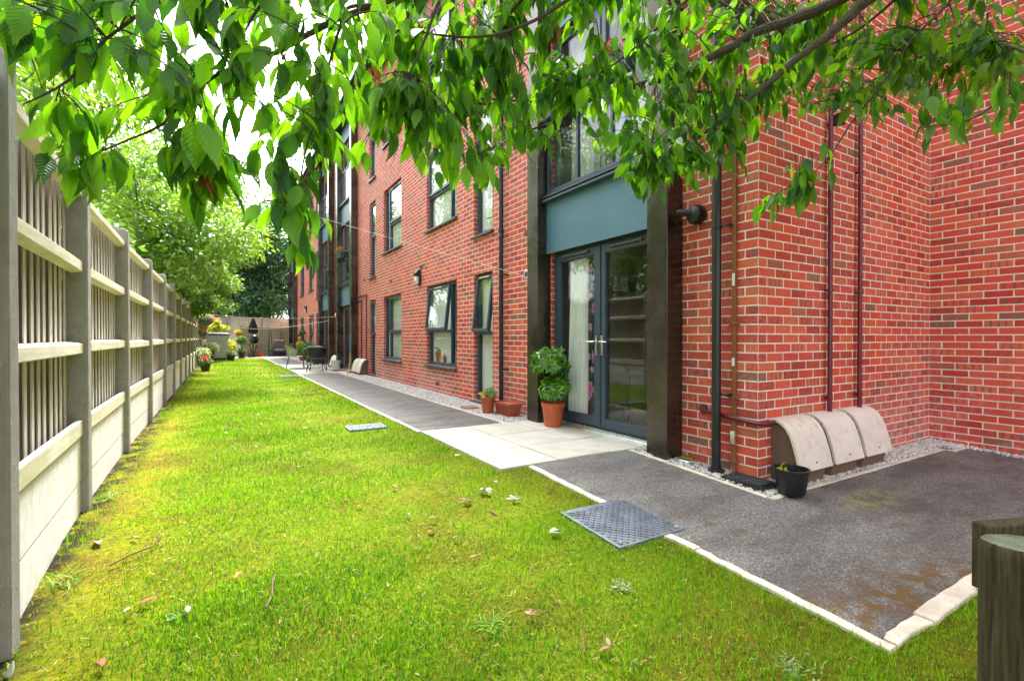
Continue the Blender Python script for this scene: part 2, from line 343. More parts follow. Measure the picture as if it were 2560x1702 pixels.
# ---------------------------------------------------------------- mesh helpers
class MB:
    def __init__(s): s.v = []; s.f = []
    def add(s, vs, fs):
        b = len(s.v); s.v += [tuple(p) for p in vs]; s.f += [tuple(i+b for i in f) for f in fs]; return s
    def box(s, x0, x1, y0, y1, z0, z1):
        x0, x1 = min(x0, x1), max(x0, x1); y0, y1 = min(y0, y1), max(y0, y1); z0, z1 = min(z0, z1), max(z0, z1)
        return s.add([(x0,y0,z0),(x1,y0,z0),(x1,y1,z0),(x0,y1,z0),(x0,y0,z1),(x1,y0,z1),(x1,y1,z1),(x0,y1,z1)],
                     [(0,3,2,1),(4,5,6,7),(0,1,5,4),(1,2,6,5),(2,3,7,6),(3,0,4,7)])
    def obox(s, c, ax, ay, az):
        """box about c with half-axis vectors"""
        c, ax, ay, az = map(Vector, (c, ax, ay, az))
        vs = [c+sx*ax+sy*ay+sz*az for sz in (-1,1) for sx, sy in ((-1,-1),(1,-1),(1,1),(-1,1))]
        return s.add(vs, [(0,3,2,1),(4,5,6,7),(0,1,5,4),(1,2,6,5),(2,3,7,6),(3,0,4,7)])
    def tube(s, pts, rad, n=10, cap=True):
        pts = [Vector(p) for p in pts]; k = len(pts)
        if not hasattr(rad, '__len__'): rad = [rad]*k
        rad = [float(q) for q in rad]
        vs = []; fs = []
        t0 = (pts[1]-pts[0]).normalized(); up = Vector((0,0,1)) if abs(t0.z) < 0.9 else Vector((1,0,0))
        nx = t0.cross(up).normalized()
        for i, p in enumerate(pts):
            t = (pts[min(i+1,k-1)]-pts[max(i-1,0)]).normalized()
            nx = (nx - t*nx.dot(t)).normalized(); ny = t.cross(nx)
            for j in range(n):
                a = 2*math.pi*j/n; vs.append(p+rad[i]*(math.cos(a)*nx+math.sin(a)*ny))
        for i in range(k-1):
            for j in range(n):
                fs.append((i*n+j, i*n+(j+1)%n, (i+1)*n+(j+1)%n, (i+1)*n+j))
        if cap: fs.append(tuple(range(n-1,-1,-1))); fs.append(tuple((k-1)*n+j for j in range(n)))
        return s.add(vs, fs)
    def lathe(s, prof, c=(0,0,0), n=28, axis='Z', cap=True):
        vs = []; fs = []; k = len(prof)
        for r, h in prof:
            for j in range(n):
                a = 2*math.pi*j/n; p = (r*math.cos(a), r*math.sin(a), h)
                if axis == 'X': p = (p[2], p[0], p[1])
                if axis == 'Y': p = (p[1], p[2], p[0])
                vs.append((p[0]+c[0], p[1]+c[1], p[2]+c[2]))
        for i in range(k-1):
            for j in range(n): fs.append((i*n+j, i*n+(j+1)%n, (i+1)*n+(j+1)%n, (i+1)*n+j))
        if cap:
            if prof[0][0] > 1e-4: fs.append(tuple(range(n-1,-1,-1)))
            if prof[-1][0] > 1e-4: fs.append(tuple((k-1)*n+j for j in range(n)))
        return s.add(vs, fs)
    def prism(s, poly, ax, a0, a1):
        """poly of 2-D points extruded along axis ax from a0 to a1 ('X': poly is (y,z); 'Y': (x,z); 'Z': (x,y))"""
        def P(p, a): return {'X': (a,p[0],p[1]), 'Y': (p[0],a,p[1]), 'Z': (p[0],p[1],a)}[ax]
        n = len(poly); vs = [P(p,a0) for p in poly]+[P(p,a1) for p in poly]
        fs = [(i,(i+1)%n,n+(i+1)%n,n+i) for i in range(n)]+[tuple(range(n-1,-1,-1)), tuple(range(n,2*n))]
        return s.add(vs, fs)
    def build(s, name, mat, parent=None, smooth=False, bevel=0.0, uv=None):
        me = bpy.data.meshes.new(name)
        vs = s.v
        if parent is not None:
            o = parent_off(parent); vs = [(a-o.x, b-o.y, c-o.z) for a, b, c in vs]
        me.from_pydata(vs, [], s.f); me.validate()
        import bmesh
        bm = bmesh.new(); bm.from_mesh(me); bmesh.ops.recalc_face_normals(bm, faces=bm.faces[:]); bm.to_mesh(me); bm.free()
        if uv:
            ul = me.uv_layers.new(name='UVMap')
            for p in me.polygons:
                for li in p.loop_indices:
                    ul.data[li].uv = uv(s.v[me.loops[li].vertex_index], p.normal)
        ob = bpy.data.objects.new(name, me); COL.objects.link(ob)
        me.materials.append(M[mat] if isinstance(mat, str) else mat)
        if smooth:
            for p in me.polygons: p.use_smooth = True
            try: me.set_sharp_from_angle(angle=R(38))
            except Exception: pass
        if bevel:
            b = ob.modifiers.new('bevel', 'BEVEL'); b.width = bevel; b.segments = 2; b.limit_method = 'ANGLE'; b.angle_limit = R(40)
        if parent is not None: ob.parent = parent
        return ob
def parent_off(p):
    o = Vector((0,0,0))
    while p is not None: o += p.location; p = p.parent
    return o
def tag(o, label=None, cat=None, group=None, kind=None):
    if label: o['label'] = label
    if cat: o['category'] = cat
    if group: o['group'] = group
    if kind: o['kind'] = kind
    return o
def thing(name, loc, label, cat, group=None):
    o = bpy.data.objects.new(name, None); o.empty_display_size = 0.1; o.location = loc; COL.objects.link(o)
    return tag(o, label, cat, group)
def move_to(o, loc):
    """put a one-mesh thing's origin at its base"""
    v = Vector(loc)
    o.data.transform(Matrix.Translation(-v)); o.location = v; return o
def copy_thing(root, loc, label, rz=None, group=None):
    c = root.copy(); COL.objects.link(c); c.location = loc; c['label'] = label
    if group: c['group'] = group
    if rz is not None: c.rotation_euler.z = rz
    def rec(o, no):
        for ch in list(o.children):
            k = ch.copy(); COL.objects.link(k); k.parent = no; rec(ch, k)
    rec(root, c); return c
def np_mesh(name, V, F, mat, parent=None, uv=None, rnd=None, smooth=False):
    """V (n,3), F (m,k) of constant k"""
    me = bpy.data.meshes.new(name); m, k = F.shape
    V = np.asarray(V, dtype=np.float32)
    if parent is not None: V = V-np.array(parent_off(parent), dtype=np.float32)
    me.vertices.add(len(V)); me.vertices.foreach_set('co', V.ravel())
    me.loops.add(m*k); me.loops.foreach_set('vertex_index', F.ravel().astype(np.int32))
    me.polygons.add(m); me.polygons.foreach_set('loop_start', np.arange(0, m*k, k, dtype=np.int32))
    try: me.polygons.foreach_set('loop_total', np.full(m, k, dtype=np.int32))
    except Exception: pass
    if smooth: me.polygons.foreach_set('use_smooth', np.ones(m, dtype=bool))
    if rnd is not None:
        a = me.attributes.new('rnd', 'FLOAT', 'POINT'); a.data.foreach_set('value', rnd.astype(np.float32))
    if uv is not None:
        ul = me.uv_layers.new(name='UVMap'); ul.data.foreach_set('uv', uv[F.ravel()].astype(np.float32).ravel())
    me.update(calc_edges=True); me.validate()
    ob = bpy.data.objects.new(name, me); COL.objects.link(ob); me.materials.append(M[mat])
    if parent is not None: ob.parent = parent
    return ob
def unit(a): return a/np.maximum(np.linalg.norm(a, axis=-1, keepdims=True), 1e-9)
def leaves(P, D, N, L, Wd, fold=0.25, curl=0.35, detail=2, rng=RNG, serr=0.0):
    """n leaves as folded, curling blades: P base, D direction, N upper side, L length, Wd width -> verts, quads, uv, rnd"""
    n = len(P); D = unit(D); S = unit(np.cross(D, N)); N = np.cross(S, D)
    if detail == 1: ts = np.array([0, 0.45, 1.0]); ws = np.array([0.05, 1.0, 0.03])
    elif detail == 2: ts = np.array([0, 0.2, 0.5, 0.8, 1.0]); ws = np.array([0.06, 0.72, 1.0, 0.55, 0.02])
    else:
        ts = np.linspace(0, 1, 13); ws = np.sin(np.pi*np.power(ts, 0.80))**0.78; ws = np.maximum(ws*np.where(ts > 0.55, 1-((ts-0.55)/0.45)**0.9*0.62, 1), 0.015)
        ws[1:-1:2] *= 1+serr; ws[2:-1:2] *= 1-serr
    fo = np.clip(rng.normal(fold, 0.12, n), 0.02, 0.7); cu = rng.normal(curl, 0.25, n)
    k = len(ts); V = np.zeros((n, k, 3, 3), np.float32); UV = np.zeros((n, k, 3, 2), np.float32)
    tw = rng.normal(0, 0.25, n)
    for i, (t, wv) in enumerate(zip(ts, ws)):
        ang = cu*t*1.2
        c = P+L[:, None]*(D*(np.sin(np.maximum(np.abs(ang), 1e-3))/np.maximum(np.abs(ang), 1e-3)*t)[:, None]-N*((1-np.cos(ang))/np.where(np.abs(ang) < 1e-3, 1e-3, ang)*t)[:, None])
        h = (Wd*wv*0.5)
        St = unit(S+N*(tw*t)[:, None])
        for j, sgn in enumerate((-1, 0, 1)):
            V[:, i, j] = c+sgn*h[:, None]*St+(abs(sgn)*h*fo)[:, None]*N
            UV[:, i, j] = (sgn*wv, t)
    idx = []
    for i in range(k-1):
        for j in range(2): idx.append((i*3+j, i*3+j+1, (i+1)*3+j+1, (i+1)*3+j))
    F = (np.arange(n)[:, None, None]*(k*3)+np.array(idx)[None]).reshape(-1, 4)
    rnd = np.repeat(rng.random(n), k*3)
    return V.reshape(-1, 3), F, UV.reshape(-1, 2), rnd
def blob_foliage(name, parent, mat, c, rad, n, L=0.06, Wd=0.03, droop=0.2, detail=1, hollow=0.55, seed=1):
    """leaves spread through an ellipsoid, pointing outwards"""
    r = np.random.default_rng(seed)
    d = unit(r.normal(size=(n, 3))); q = d*(hollow+(1-hollow)*r.random((n, 1)))**0.8
    P = np.array(c)+q*np.array(rad)
    D = d+r.normal(0, 0.5, (n, 3)); D[:, 2] -= droop
    N = r.normal(0, 0.5, (n, 3)); N[:, 2] += 0.9
    V, F, U, rn = leaves(P, D, N, L*r.uniform(0.6, 1.25, n), Wd*r.uniform(0.7, 1.2, n), detail=detail, rng=r)
    return np_mesh(name, V, F, mat, parent, U, rn, smooth=True)
# ---------------------------------------------------------------- the ground, path, paving, kerbs, gravel
def strip(mb, x0, x1, y0, y1, h, depth=0.06):
    """flat block whose top follows the ground at height h above it"""
    ys = [y0]+[q for q in (-6.0, 3.5) if y0 < q < y1]+[y1]
    for a, b in zip(ys[:-1], ys[1:]):
        za, zb = zg(0, a)+h, zg(0, b)+h
        mb.add([(x0,a,za),(x1,a,za),(x1,b,zb),(x0,b,zb),(x0,a,za-depth),(x1,a,za-depth),(x1,b,zb-depth),(x0,b,zb-depth)],
               [(0,1,2,3),(7,6,5,4),(0,4,5,1),(1,5,6,2),(2,6,7,3),(3,7,4,0)])
mb = MB()
ysn = [-160, -6, 3.5, 30, 160]
for a, b in zip(ysn[:-1], ysn[1:]):
    mb.add([(-160,a,zg(0,a)-.004),(160,a,zg(0,a)-.004),(160,b,zg(0,b)-.004),(-160,b,zg(0,b)-.004)], [(0,1,2,3)])
tag(mb.build('ground', 'turf'), kind='structure')
PY0, PY1 = 0.93, 2.04
mb = MB()
strip(mb, 2.28, 3.37, PY0, 3.475, 0.008); strip(mb, 3.37, 6.40, PY0, PY1, 0.008); strip(mb, 6.40, 6.70, PY0, 1.96, 0.008)
for a, b in ((5.345, 15.45), (17.68, 18.85), (21.1, 29.0)): strip(mb, 1.985, 3.06, a, b, 0.008)
tag(mb.build('path', 'asphalt'), kind='structure')
mb = MB()
def paved(x0, x1, y0, y1, xs, ys):
    for i in range(len(xs)-1):
        for j in range(len(ys)-1):
            strip(mb, xs[i]+.006, xs[i+1]-.006, ys[j]+.006, ys[j+1]-.006, 0.018+random.uniform(-.003, .003))
paved(0,0,0,0, [1.96, 2.555, 3.16, 3.63], [3.48, 4.09, 4.70, 5.34])
paved(0,0,0,0, [1.96, 2.555, 3.16, 3.63], [15.46, 16.07, 16.68, 17.29, 17.68])
paved(0,0,0,0, [1.96, 2.555, 3.16, 3.63], [18.86, 19.46, 20.06, 20.66, 21.1])
paved(0,0,0,0, [1.96-.61*k for k in range(4, -1, -1)]+[2.57, 3.18, 3.6], [29.0, 29.6, 30.2, 30.8])
tag(mb.build('patio', 'paving', bevel=0.004), kind='structure')
mb = MB()   # pale concrete edging
def rough(mb, along, a0, a1, c0, c1, h):
    """one worn edging stone: its edges wander a few millimetres and its ends are chipped"""
    n = max(2, int((a1-a0)/.06)); vs = []
    for i in range(n+1):
        u = a0+(a1-a0)*i/n; e = .010 if i in (0, n) else .0035
        l, r_ = c0+random.gauss(0, e*.6), c1+random.gauss(0, e*.6); ht = h+random.gauss(0, .0012)
        for c, dz in ((l-.002, -.1), (l, ht-.004), (l+.005, ht), (r_-.005, ht), (r_, ht-.004), (r_+.002, -.1)):
            x, y = (c, u) if along == 'y' else (u, c); vs.append((x, y, zg(x, y)+dz))
    fs = [(i*6+k, i*6+k+1, i*6+k+7, i*6+k+6) for i in range(n) for k in range(5)]+[tuple(range(5,-1,-1)), tuple(n*6+k for k in range(6))]
    mb.add(vs, fs)
def kerb_y(x0, x1, y0, y1, h=0.014):
    y = y0
    while y < y1-.05:
        e = min(y+0.915, y1); q = random.uniform(-.004,.004); rough(mb, 'y', y+.003, e-.003, x0+q, x1+q, h+random.uniform(-.004,.004)); y = e
def kerb_x(x0, x1, y0, y1, h=0.014):
    x = x0
    while x < x1-.05:
        e = min(x+0.915, x1); q = random.uniform(-.006,.006); rough(mb, 'x', x+.003, e-.003, y0+q, y1+q, h+random.uniform(-.003,.003)); x = e
kerb_y(2.225, 2.278, 0.87, 1.99); kerb_y(2.225, 2.278, 2.55, 3.475)
kerb_x(2.282, 2.6, 0.875, 0.935); kerb_x(2.6, 4.6, 0.862, 0.942, 0.018); kerb_x(4.6, 6.75, 0.875, 0.93)
kerb_y(3.372, 3.42, 2.09, 3.47)
kerb_x(3.372, 6.42, 2.042, 2.09); kerb_y(6.42, 6.462, 1.96, 2.04)
kerb_x(6.46, 6.75, 1.965, 2.0)
for a, b in ((5.35, 15.45), (17.69, 18.85), (21.11, 29.0)):
    kerb_y(1.935, 1.982, a, b); kerb_y(3.062, 3.105, a, b)
tag(mb.build('kerb', 'edging_concrete'), kind='structure')

def pebbles(name, zones, seed):
    r = np.random.default_rng(seed)
    ico = [(-1,0,.6),(1,0,.6),(0,-1,-.6),(0,1,-.6),(0,0,1.1),(0,0,-1.0),(.75,.75,.1),(-.75,-.75,.1),(.75,-.75,-.1),(-.75,.75,-.1)]
    import bmesh
    bm = bmesh.new(); bmesh.ops.create_icosphere(bm, subdivisions=1, radius=1.0)
    base = np.array([v.co for v in bm.verts]); fc = np.array([[v.index for v in f.verts] for f in bm.faces]); bm.free()
    P = []; S = []
    for x0, x1, y0, y1, dens, sz, dz in zones:
        n = int((x1-x0)*(y1-y0)*dens)
        p = np.stack([r.uniform(x0, x1, n), r.uniform(y0, y1, n), np.zeros(n)], 1); p[:, 2] = zgn(p[:, 1])+dz+r.uniform(-.004, .012, n)
        P.append(p); S.append(sz*r.uniform(.6, 1.35, n))
    P = np.concatenate(P); S = np.concatenate(S); n = len(P)
    sc = np.stack([r.uniform(.8, 1.4, n), r.uniform(.7, 1.1, n), r.uniform(.5, .8, n)], 1)*S[:, None]
    a = r.uniform(0, 6.28, n); ca, sa = np.cos(a), np.sin(a)
    jit = 1+r.normal(0, .13, (n, len(base), 1))
    q = base[None]*jit*sc[:, None]
    V = np.stack([q[..., 0]*ca[:, None]-q[..., 1]*sa[:, None], q[..., 0]*sa[:, None]+q[..., 1]*ca[:, None], q[..., 2]], -1)+P[:, None]
    F = (np.arange(n)[:, None, None]*len(base)+fc[None]).reshape(-1, 3)
    return np_mesh(name, V.reshape(-1, 3), F, 'pebble', rnd=np.repeat(r.random(n), len(base)), smooth=True)
g = pebbles('gravel', [(3.42, 3.62, 2.09, 3.3, 8000, .0115, .012), (3.40, 3.62, 3.2, 3.48, 6000, .0115, .012), (3.6, 6.76, 2.09, 2.31, 8000, .0115, .012), (6.46, 6.77, 2.0, 2.3, 7000, .0125, .018), (6.69, 6.77, 0.9, 1.98, 7000, .012, .012),
     (3.10, 3.62, 5.345, 8.0, 5500, .012, .012), (3.10, 3.62, 8.0, 15.3, 3000, .014, .012), (3.1, 3.62, 17.68, 18.86, 1500, .018, .01), (3.1, 3.62, 21.1, 29, 900, .02, .01)], 3)
tag(g, 'grey and white pebbles along the foot of the brick wall', 'gravel', kind='stuff')
mb = MB()
strip(mb, 3.415, 3.75, 2.085, 3.48, 0.004); strip(mb, 3.75, 6.77, 2.085, 2.4, 0.004); strip(mb, 6.46, 6.8, .9, 2.09, 0.003); strip(mb, 3.1, 3.7, 5.345, 29, 0.004)
tag(mb.build('gravel_bed', simple('gravel_bed', (0.30, 0.29, 0.28), 0.9, var=0.4, scale=60, bump=0.8)), kind='structure')

# ---------------------------------------------------------------- the apartment building
FX, CY, WX, YEND, TOP, FL = 3.613, 2.307, 6.763, 31.3, 8.05, 2.69
BLD = thing('apartment_building', (FX, CY, 0), 'three-storey red brick apartment building with dark window frames and metal columns', 'building')
BAYS = [3.0387, 15.25, 18.82, 28.9]
WINS = []   # y0,y1,z0,z1,split,transom,open
def add_win(y0, y1, z0, z1, split=None, tr=None, opn=False): WINS.append((y0, y1, z0, z1, split, tr, opn))
for k in range(3):
    z = FL*k
    add_win(6.657, 7.30, z+.06, z+2.12, None, z+1.16, k == 0)
    add_win(7.99, 9.47, z+.545, z+2.12, 8.37, z+1.21, k == 0)
    add_win(11.09, 12.53, z+.545, z+2.12, 12.15, z+1.21)
    add_win(13.27, 13.90, z+.06, z+2.12, None, z+1.16)
    add_win(22.25, 22.85, z+.06, z+2.12, None, z+1.16)
    add_win(23.5, 24.9, z+.545, z+2.12, 23.9, z+1.21)
    add_win(26.4, 27.8, z+.545, z+2.12, 27.4, z+1.21)
OPEN = [(w_[0], w_[1], w_[2], w_[3]) for w_ in WINS]
for y in BAYS:
    for k in range(3): OPEN.append((y+.263, y+2.049, FL*k+.0, FL*k+2.17))
def uv_wall(v, n):
    x, y, z = v
    if abs(n.x) > .7: return (y-CY, z+.0085)
    if abs(n.y) > .7: return (x-FX+.1125, z+.0085)
    return (y-CY, x-FX)
mb = MB()
ys = sorted({CY, YEND}|{o[0] for o in OPEN}|{o[1] for o in OPEN}); zs = sorted({-.35, TOP}|{o[2] for o in OPEN}|{o[3] for o in OPEN})
vid = {}
def vert(y, z):
    if (y, z) not in vid: vid[(y, z)] = len(mb.v); mb.v.append((FX, y, z))
    return vid[(y, z)]
for a, b in zip(ys[:-1], ys[1:]):
    for c, d_ in zip(zs[:-1], zs[1:]):
        ym, zm = (a+b)/2, (c+d_)/2
        if any(o[0] < ym < o[1] and o[2] < zm < o[3] for o in OPEN): continue
        mb.f.append((vert(a,c), vert(a,d_), vert(b,d_), vert(b,c)))
DP = 0.11
for y0, y1, z0, z1 in OPEN:
    mb.add([(FX,y0,z0),(FX,y1,z0),(FX,y1,z1),(FX,y0,z1),(FX+DP,y0,z0),(FX+DP,y1,z0),(FX+DP,y1,z1),(FX+DP,y0,z1)],
           [(0,1,5,4),(1,2,6,5),(2,3,7,6),(3,0,4,7)])
mb.add([(FX,CY,-.35),(WX,CY,-.35),(WX,CY,TOP),(FX,CY,TOP)], [(0,1,2,3)])
mb.add([(WX,CY,-.6),(WX,-9,-.6),(WX,-9,TOP),(WX,CY,TOP)], [(0,1,2,3)])
mb.add([(FX,YEND,-.3),(FX+6,YEND,-.3),(FX+6,YEND,TOP),(FX,YEND,TOP)], [(0,1,2,3)])
mb.build('brick_wall', 'brick', BLD, uv=uv_wall)
mb = MB()   # eaves and roof slopes
mb.add([(FX-.42,CY-.4,TOP),(FX+6,CY-.4,TOP),(FX+6,YEND+.4,TOP),(FX-.42,YEND+.4,TOP),(FX-.42,CY-.4,TOP+.2),(FX-.42,YEND+.4,TOP+.2),(FX+6,CY-.4,TOP+3.2),(FX+6,YEND+.4,TOP+3.2)],
       [(0,1,2,3),(0,3,5,4),(4,5,7,6),(0,4,6,1),(3,2,7,5),(1,6,7,2)])
mb.add([(WX-.4,CY-.41,TOP+.01),(WX+6,CY-.41,TOP+.01),(WX+6,-9,TOP+.01),(WX-.4,-9,TOP+.01),(WX-.4,CY-.41,TOP+.2),(WX-.4,-9,TOP+.2),(WX+6,CY-.41,TOP+3),(WX+6,-9,TOP+3)],
       [(0,1,2,3),(0,3,5,4),(4,5,7,6),(0,4,6,1),(3,2,7,5),(1,6,7,2)])
rf = mb.build('roof', 'soffit_dark', BLD)
mb = MB(); mb.tube([(FX-.47, CY-.4, TOP+.12), (FX-.47, YEND+.4, TOP+.12)], .055, 10)
g_ = mb.build('gutter', 'black_plastic', rf); g_.location = (0,0,0)
mb = MB()   # plain rooms behind the openings
for k in range(3):
    z = FL*k
    mb.box(FX+.3, FX+4.5, CY+.25, YEND-.2, z-.25, z-.02)
mb.box(FX+4.4, FX+4.5, CY+.25, YEND-.2, 0, TOP)
for y in (2.6, 6.05, 10.27, 14.5, 18.1, 21.6, 25.6, 28.4, 31.0): mb.box(FX+.14, FX+4.4, y-.06, y+.06, 0, TOP)
mb.box(FX+.3, FX+4.5, CY+.25, YEND-.2, TOP-.1, TOP-.02)
mb.build('room', 'room_wall', BLD)

def bars(mb, y0, y1, z0, z1, t, x0, x1):
    mb.box(x0, x1, y0, y0+t, z0, z1); mb.box(x0, x1, y1-t, y1, z0, z1)
    mb.box(x0, x1, y0+t, y1-t, z0, z0+t); mb.box(x0, x1, y0+t, y1-t, z1-t, z1)
def window(y0, y1, z0, z1, split, tr, opn):
    x0, x1 = FX+.06, FX+.125; t = .055
    mb = MB(); bars(mb, y0+.004, y1-.004, z0+.004, z1-.004, t, x0, x1)
    ys_ = [y0+t, y1-t]
    if split: mb.box(x0, x1, split-t/2, split+t/2, z0+t, z1-t); ys_ = [y0+t, split-t/2, split+t/2, y1-t]
    secs = [(ys_[i], ys_[i+1]) for i in range(0, len(ys_), 2)]
    big = max(secs, key=lambda s_: s_[1]-s_[0])
    mb.box(x0, x1, big[0], big[1], tr-t/2, tr+t/2)
    f = mb.build('window', 'anthracite', BLD, bevel=.006)
    def pane(a, b, c, d_, x=FX+.095): return MB().box(x, x+.012, a, b, c, d_).build('pane', 'glass', f)
    for s_ in secs:
        if s_ is big: pane(s_[0], s_[1], z0+t, tr-t/2)
        else: pane(s_[0], s_[1], z0+t, z1-t)
    a, b = big[0]-.012, big[1]+.012; c, d_ = tr+t/2-.012, z1-t+.012
    mb = MB(); bars(mb, a, b, c, d_, .05, x0-.03, x0+.03)
    sh = mb.build('sash', 'anthracite', f, bevel=.006)
    pn = MB().box(x0-.005, x0+.005, a+.05, b-.05, c+.05, d_-.05).build('pane', 'glass', f)
    tv = MB().box(x0-.042, x0-.03, (a+b)/2-.17, (a+b)/2+.17, d_-.036, d_-.016).build('trickle_vent', 'silver' if opn else 'anthracite', f, bevel=.003) if b-a > .45 else None
    for o in (sh, pn)+((tv,) if tv else ()):
        if opn:   # top-hung sash pushed out at the bottom
            ang = R(6.5); off = Vector(parent_off(f)); piv = Vector((x0-.03, 0, d_))-off
            o.data.transform(Matrix.Translation(piv) @ Matrix.Rotation(ang, 4, 'Y') @ Matrix.Translation(-piv))
    s2 = MB(); s2.prism([(FX+.11, z0+.012), (FX-.055, z0-.012), (FX-.055, z0-.045), (FX-.035, z0-.045), (FX-.03, z0-.02), (FX+.11, z0-.012)], 'Y', y0-.045, y1+.045)
    s2.build('sill', 'anthracite', f, bevel=.003)
    return f
for w_ in WINS: window(*w_)

def bay(yn, idx):
    a, b = yn+.243, yn+2.069
    for c0 in (yn, b):
        col = MB().box(FX-.2, FX+.02, c0, c0+.243, -.12 if idx else zg(0, yn)-.05, TOP-.02).build('cladding_column', 'bronze_metal', BLD, bevel=.004)
        mb = MB()
        for k in range(27):
            zz = .12+.3*k
            for yy in (c0+.018, c0+.225): mb.lathe([(.0034, 0), (.0034, .002), (.002, .003)], (0,0,0), 8, 'X'); n = 24; mb.v[-n:] = [(FX-.2-p[0], yy+p[1], zz+p[2]) for p in mb.v[-n:]]
        if idx == 0: mb.build('rivet', 'grey_metal', col)
    for k in range(3):
        z = FL*k
        p0, p1 = a+.001, b-.001
        if k < 2:
            pn = MB().box(FX-.067, FX-.05, p0, p1, z+2.138, z+2.79).build('spandrel_panel', 'panel_paint', BLD, bevel=.002)
            mb = MB(); mb.prism([(FX+.1, z+2.865), (FX-.13, z+2.85), (FX-.13, z+2.825), (FX-.05, z+2.825), (FX+.1, z+2.835)], 'Y', p0, p1)
            mb.prism([(FX-.05, z+2.80), (FX-.15, z+2.795), (FX-.15, z+2.77), (FX-.05, z+2.77)], 'Y', p0, p1)
            mb.build('ledge', 'anthracite', BLD, bevel=.003)
        else:
            MB().box(FX-.067, FX-.05, p0, p1, z+2.138, TOP-.03).build('spandrel_panel', 'panel_paint', BLD, bevel=.002)
        # the pair of glazed doors
        zb, zt = z+.02, z+2.165; y0, y1 = yn+.27, yn+2.04; xf = FX+.04
        mb = MB(); bars(mb, y0, y1, zb+.03, zt, .06, xf, xf+.07)
        dr = mb.build('french_door', 'anthracite', BLD, bevel=.005)
        if k == 0:
            mb = MB(); mb.prism([(xf+.09, zb+.03), (xf-.05, zb+.026), (xf-.07, zb-.012), (xf+.09, zb-.012)], 'Y', y0, y1); mb.box(xf-.03, xf+.0, y0, y1, zb+.028, zb+.045)
            mb.build('threshold', 'silver', dr, bevel=.003)
        ym = (y0+y1)/2; 
        for l0, l1, sg in ((y0+.05, ym-.002, -1), (ym+.002, y1-.05, 1)):
            mb = MB(); s_ = .092; q0, q1 = zb+.075, zt-.05
            bars(mb, l0, l1, q0, q1, s_, xf-.022, xf+.045)
            mb.box(xf-.028, xf-.0225, l0, l1, q0, q0+.035)
            bars(mb, l0+s_-.004, l1-s_+.004, q0+s_-.004, q1-s_+.004, .014, xf-.012, xf+.02)
            mb.build('door_leaf', 'anthracite', dr, bevel=.006)
            MB().box(xf+.004, xf+.016, l0+s_+.01, l1-s_-.01, q0+s_+.01, q1-s_-.01).build('pane', 'glass', dr)
            MB().box(xf-.05, xf-.0225, (l0+l1)/2-.24, (l0+l1)/2+.24, q1-.055, q1-.03).build('trickle_vent', 'grey_metal', dr, bevel=.006)
            if k == 0 or idx == 0:
                hy = ym+sg*.048; hz = z+1.02
                mb = MB(); mb.box(xf-.033, xf-.0225, hy-.017, hy+.017, hz-.13, hz+.09)
                mb.tube([(xf-.03, hy, hz+.02), (xf-.075, hy, hz+.02), (xf-.078, hy+sg*.02, hz+.02), (xf-.076, hy+sg*.125, hz+.018)], [.011, .011, .0105, .009], 10)
                mb.lathe([(.008, -.036), (.009, -.03)], (xf, hy, hz-.07), 10, 'X')
                mb.build('handle', 'chrome', dr, smooth=True)
        MB().box(xf-.034, xf-.0225, ym-.02, ym+.02, zb+.07, zt-.05).build('astragal', 'anthracite', dr, bevel=.004)
        if k > 0:   # glazed balustrade in front of the upstairs doors
            mb = MB(); zz0, zz1 = z+.19, z+1.22; xb = FX-.055
            mb.box(xb-.02, xb+.02, p0+.01, p1-.01, zz0, zz0+.04); mb.box(xb-.025, xb+.025, p0+.002, p1-.002, zz1-.045, zz1)
            for q in range(4):
                yy = p0+.02+(p1-p0-.08)*q/3; mb.box(xb-.02, xb+.02, yy, yy+.04, zz0+.04, zz1-.045)
            bl = mb.build('balustrade', 'anthracite', BLD, bevel=.003)
            for q in range(3):
                y_a = p0+.065+(p1-p0-.08)*q/3; y_b = p0+.015+(p1-p0-.08)*(q+1)/3
                MB().box(xb-.005, xb+.005, y_a, y_b, zz0+.045, zz1-.05).build('pane', 'glass', bl)
for i, y in enumerate(BAYS): bay(y, i)
for (y, z, mt) in ((5.62, 2.52, 'air_brick'), (11.9, 2.47, 'air_brick_dark'), (14.5, 2.75, 'air_brick_dark'), (8.9, .19, 'air_brick_dark'), (9.75, 2.56, 'air_brick_dark')):
    mb = MB(); mb.box(FX-.004, FX+.02, y-.1, y+.1, z-.033, z+.033)
    if mt == 'air_brick':
        for q in range(5): mb.box(FX-.010, FX-.0045, y-.1, y+.1, z-.033+q*.0145, z-.026+q*.0145)
    mb.build('air_brick', mt, BLD)

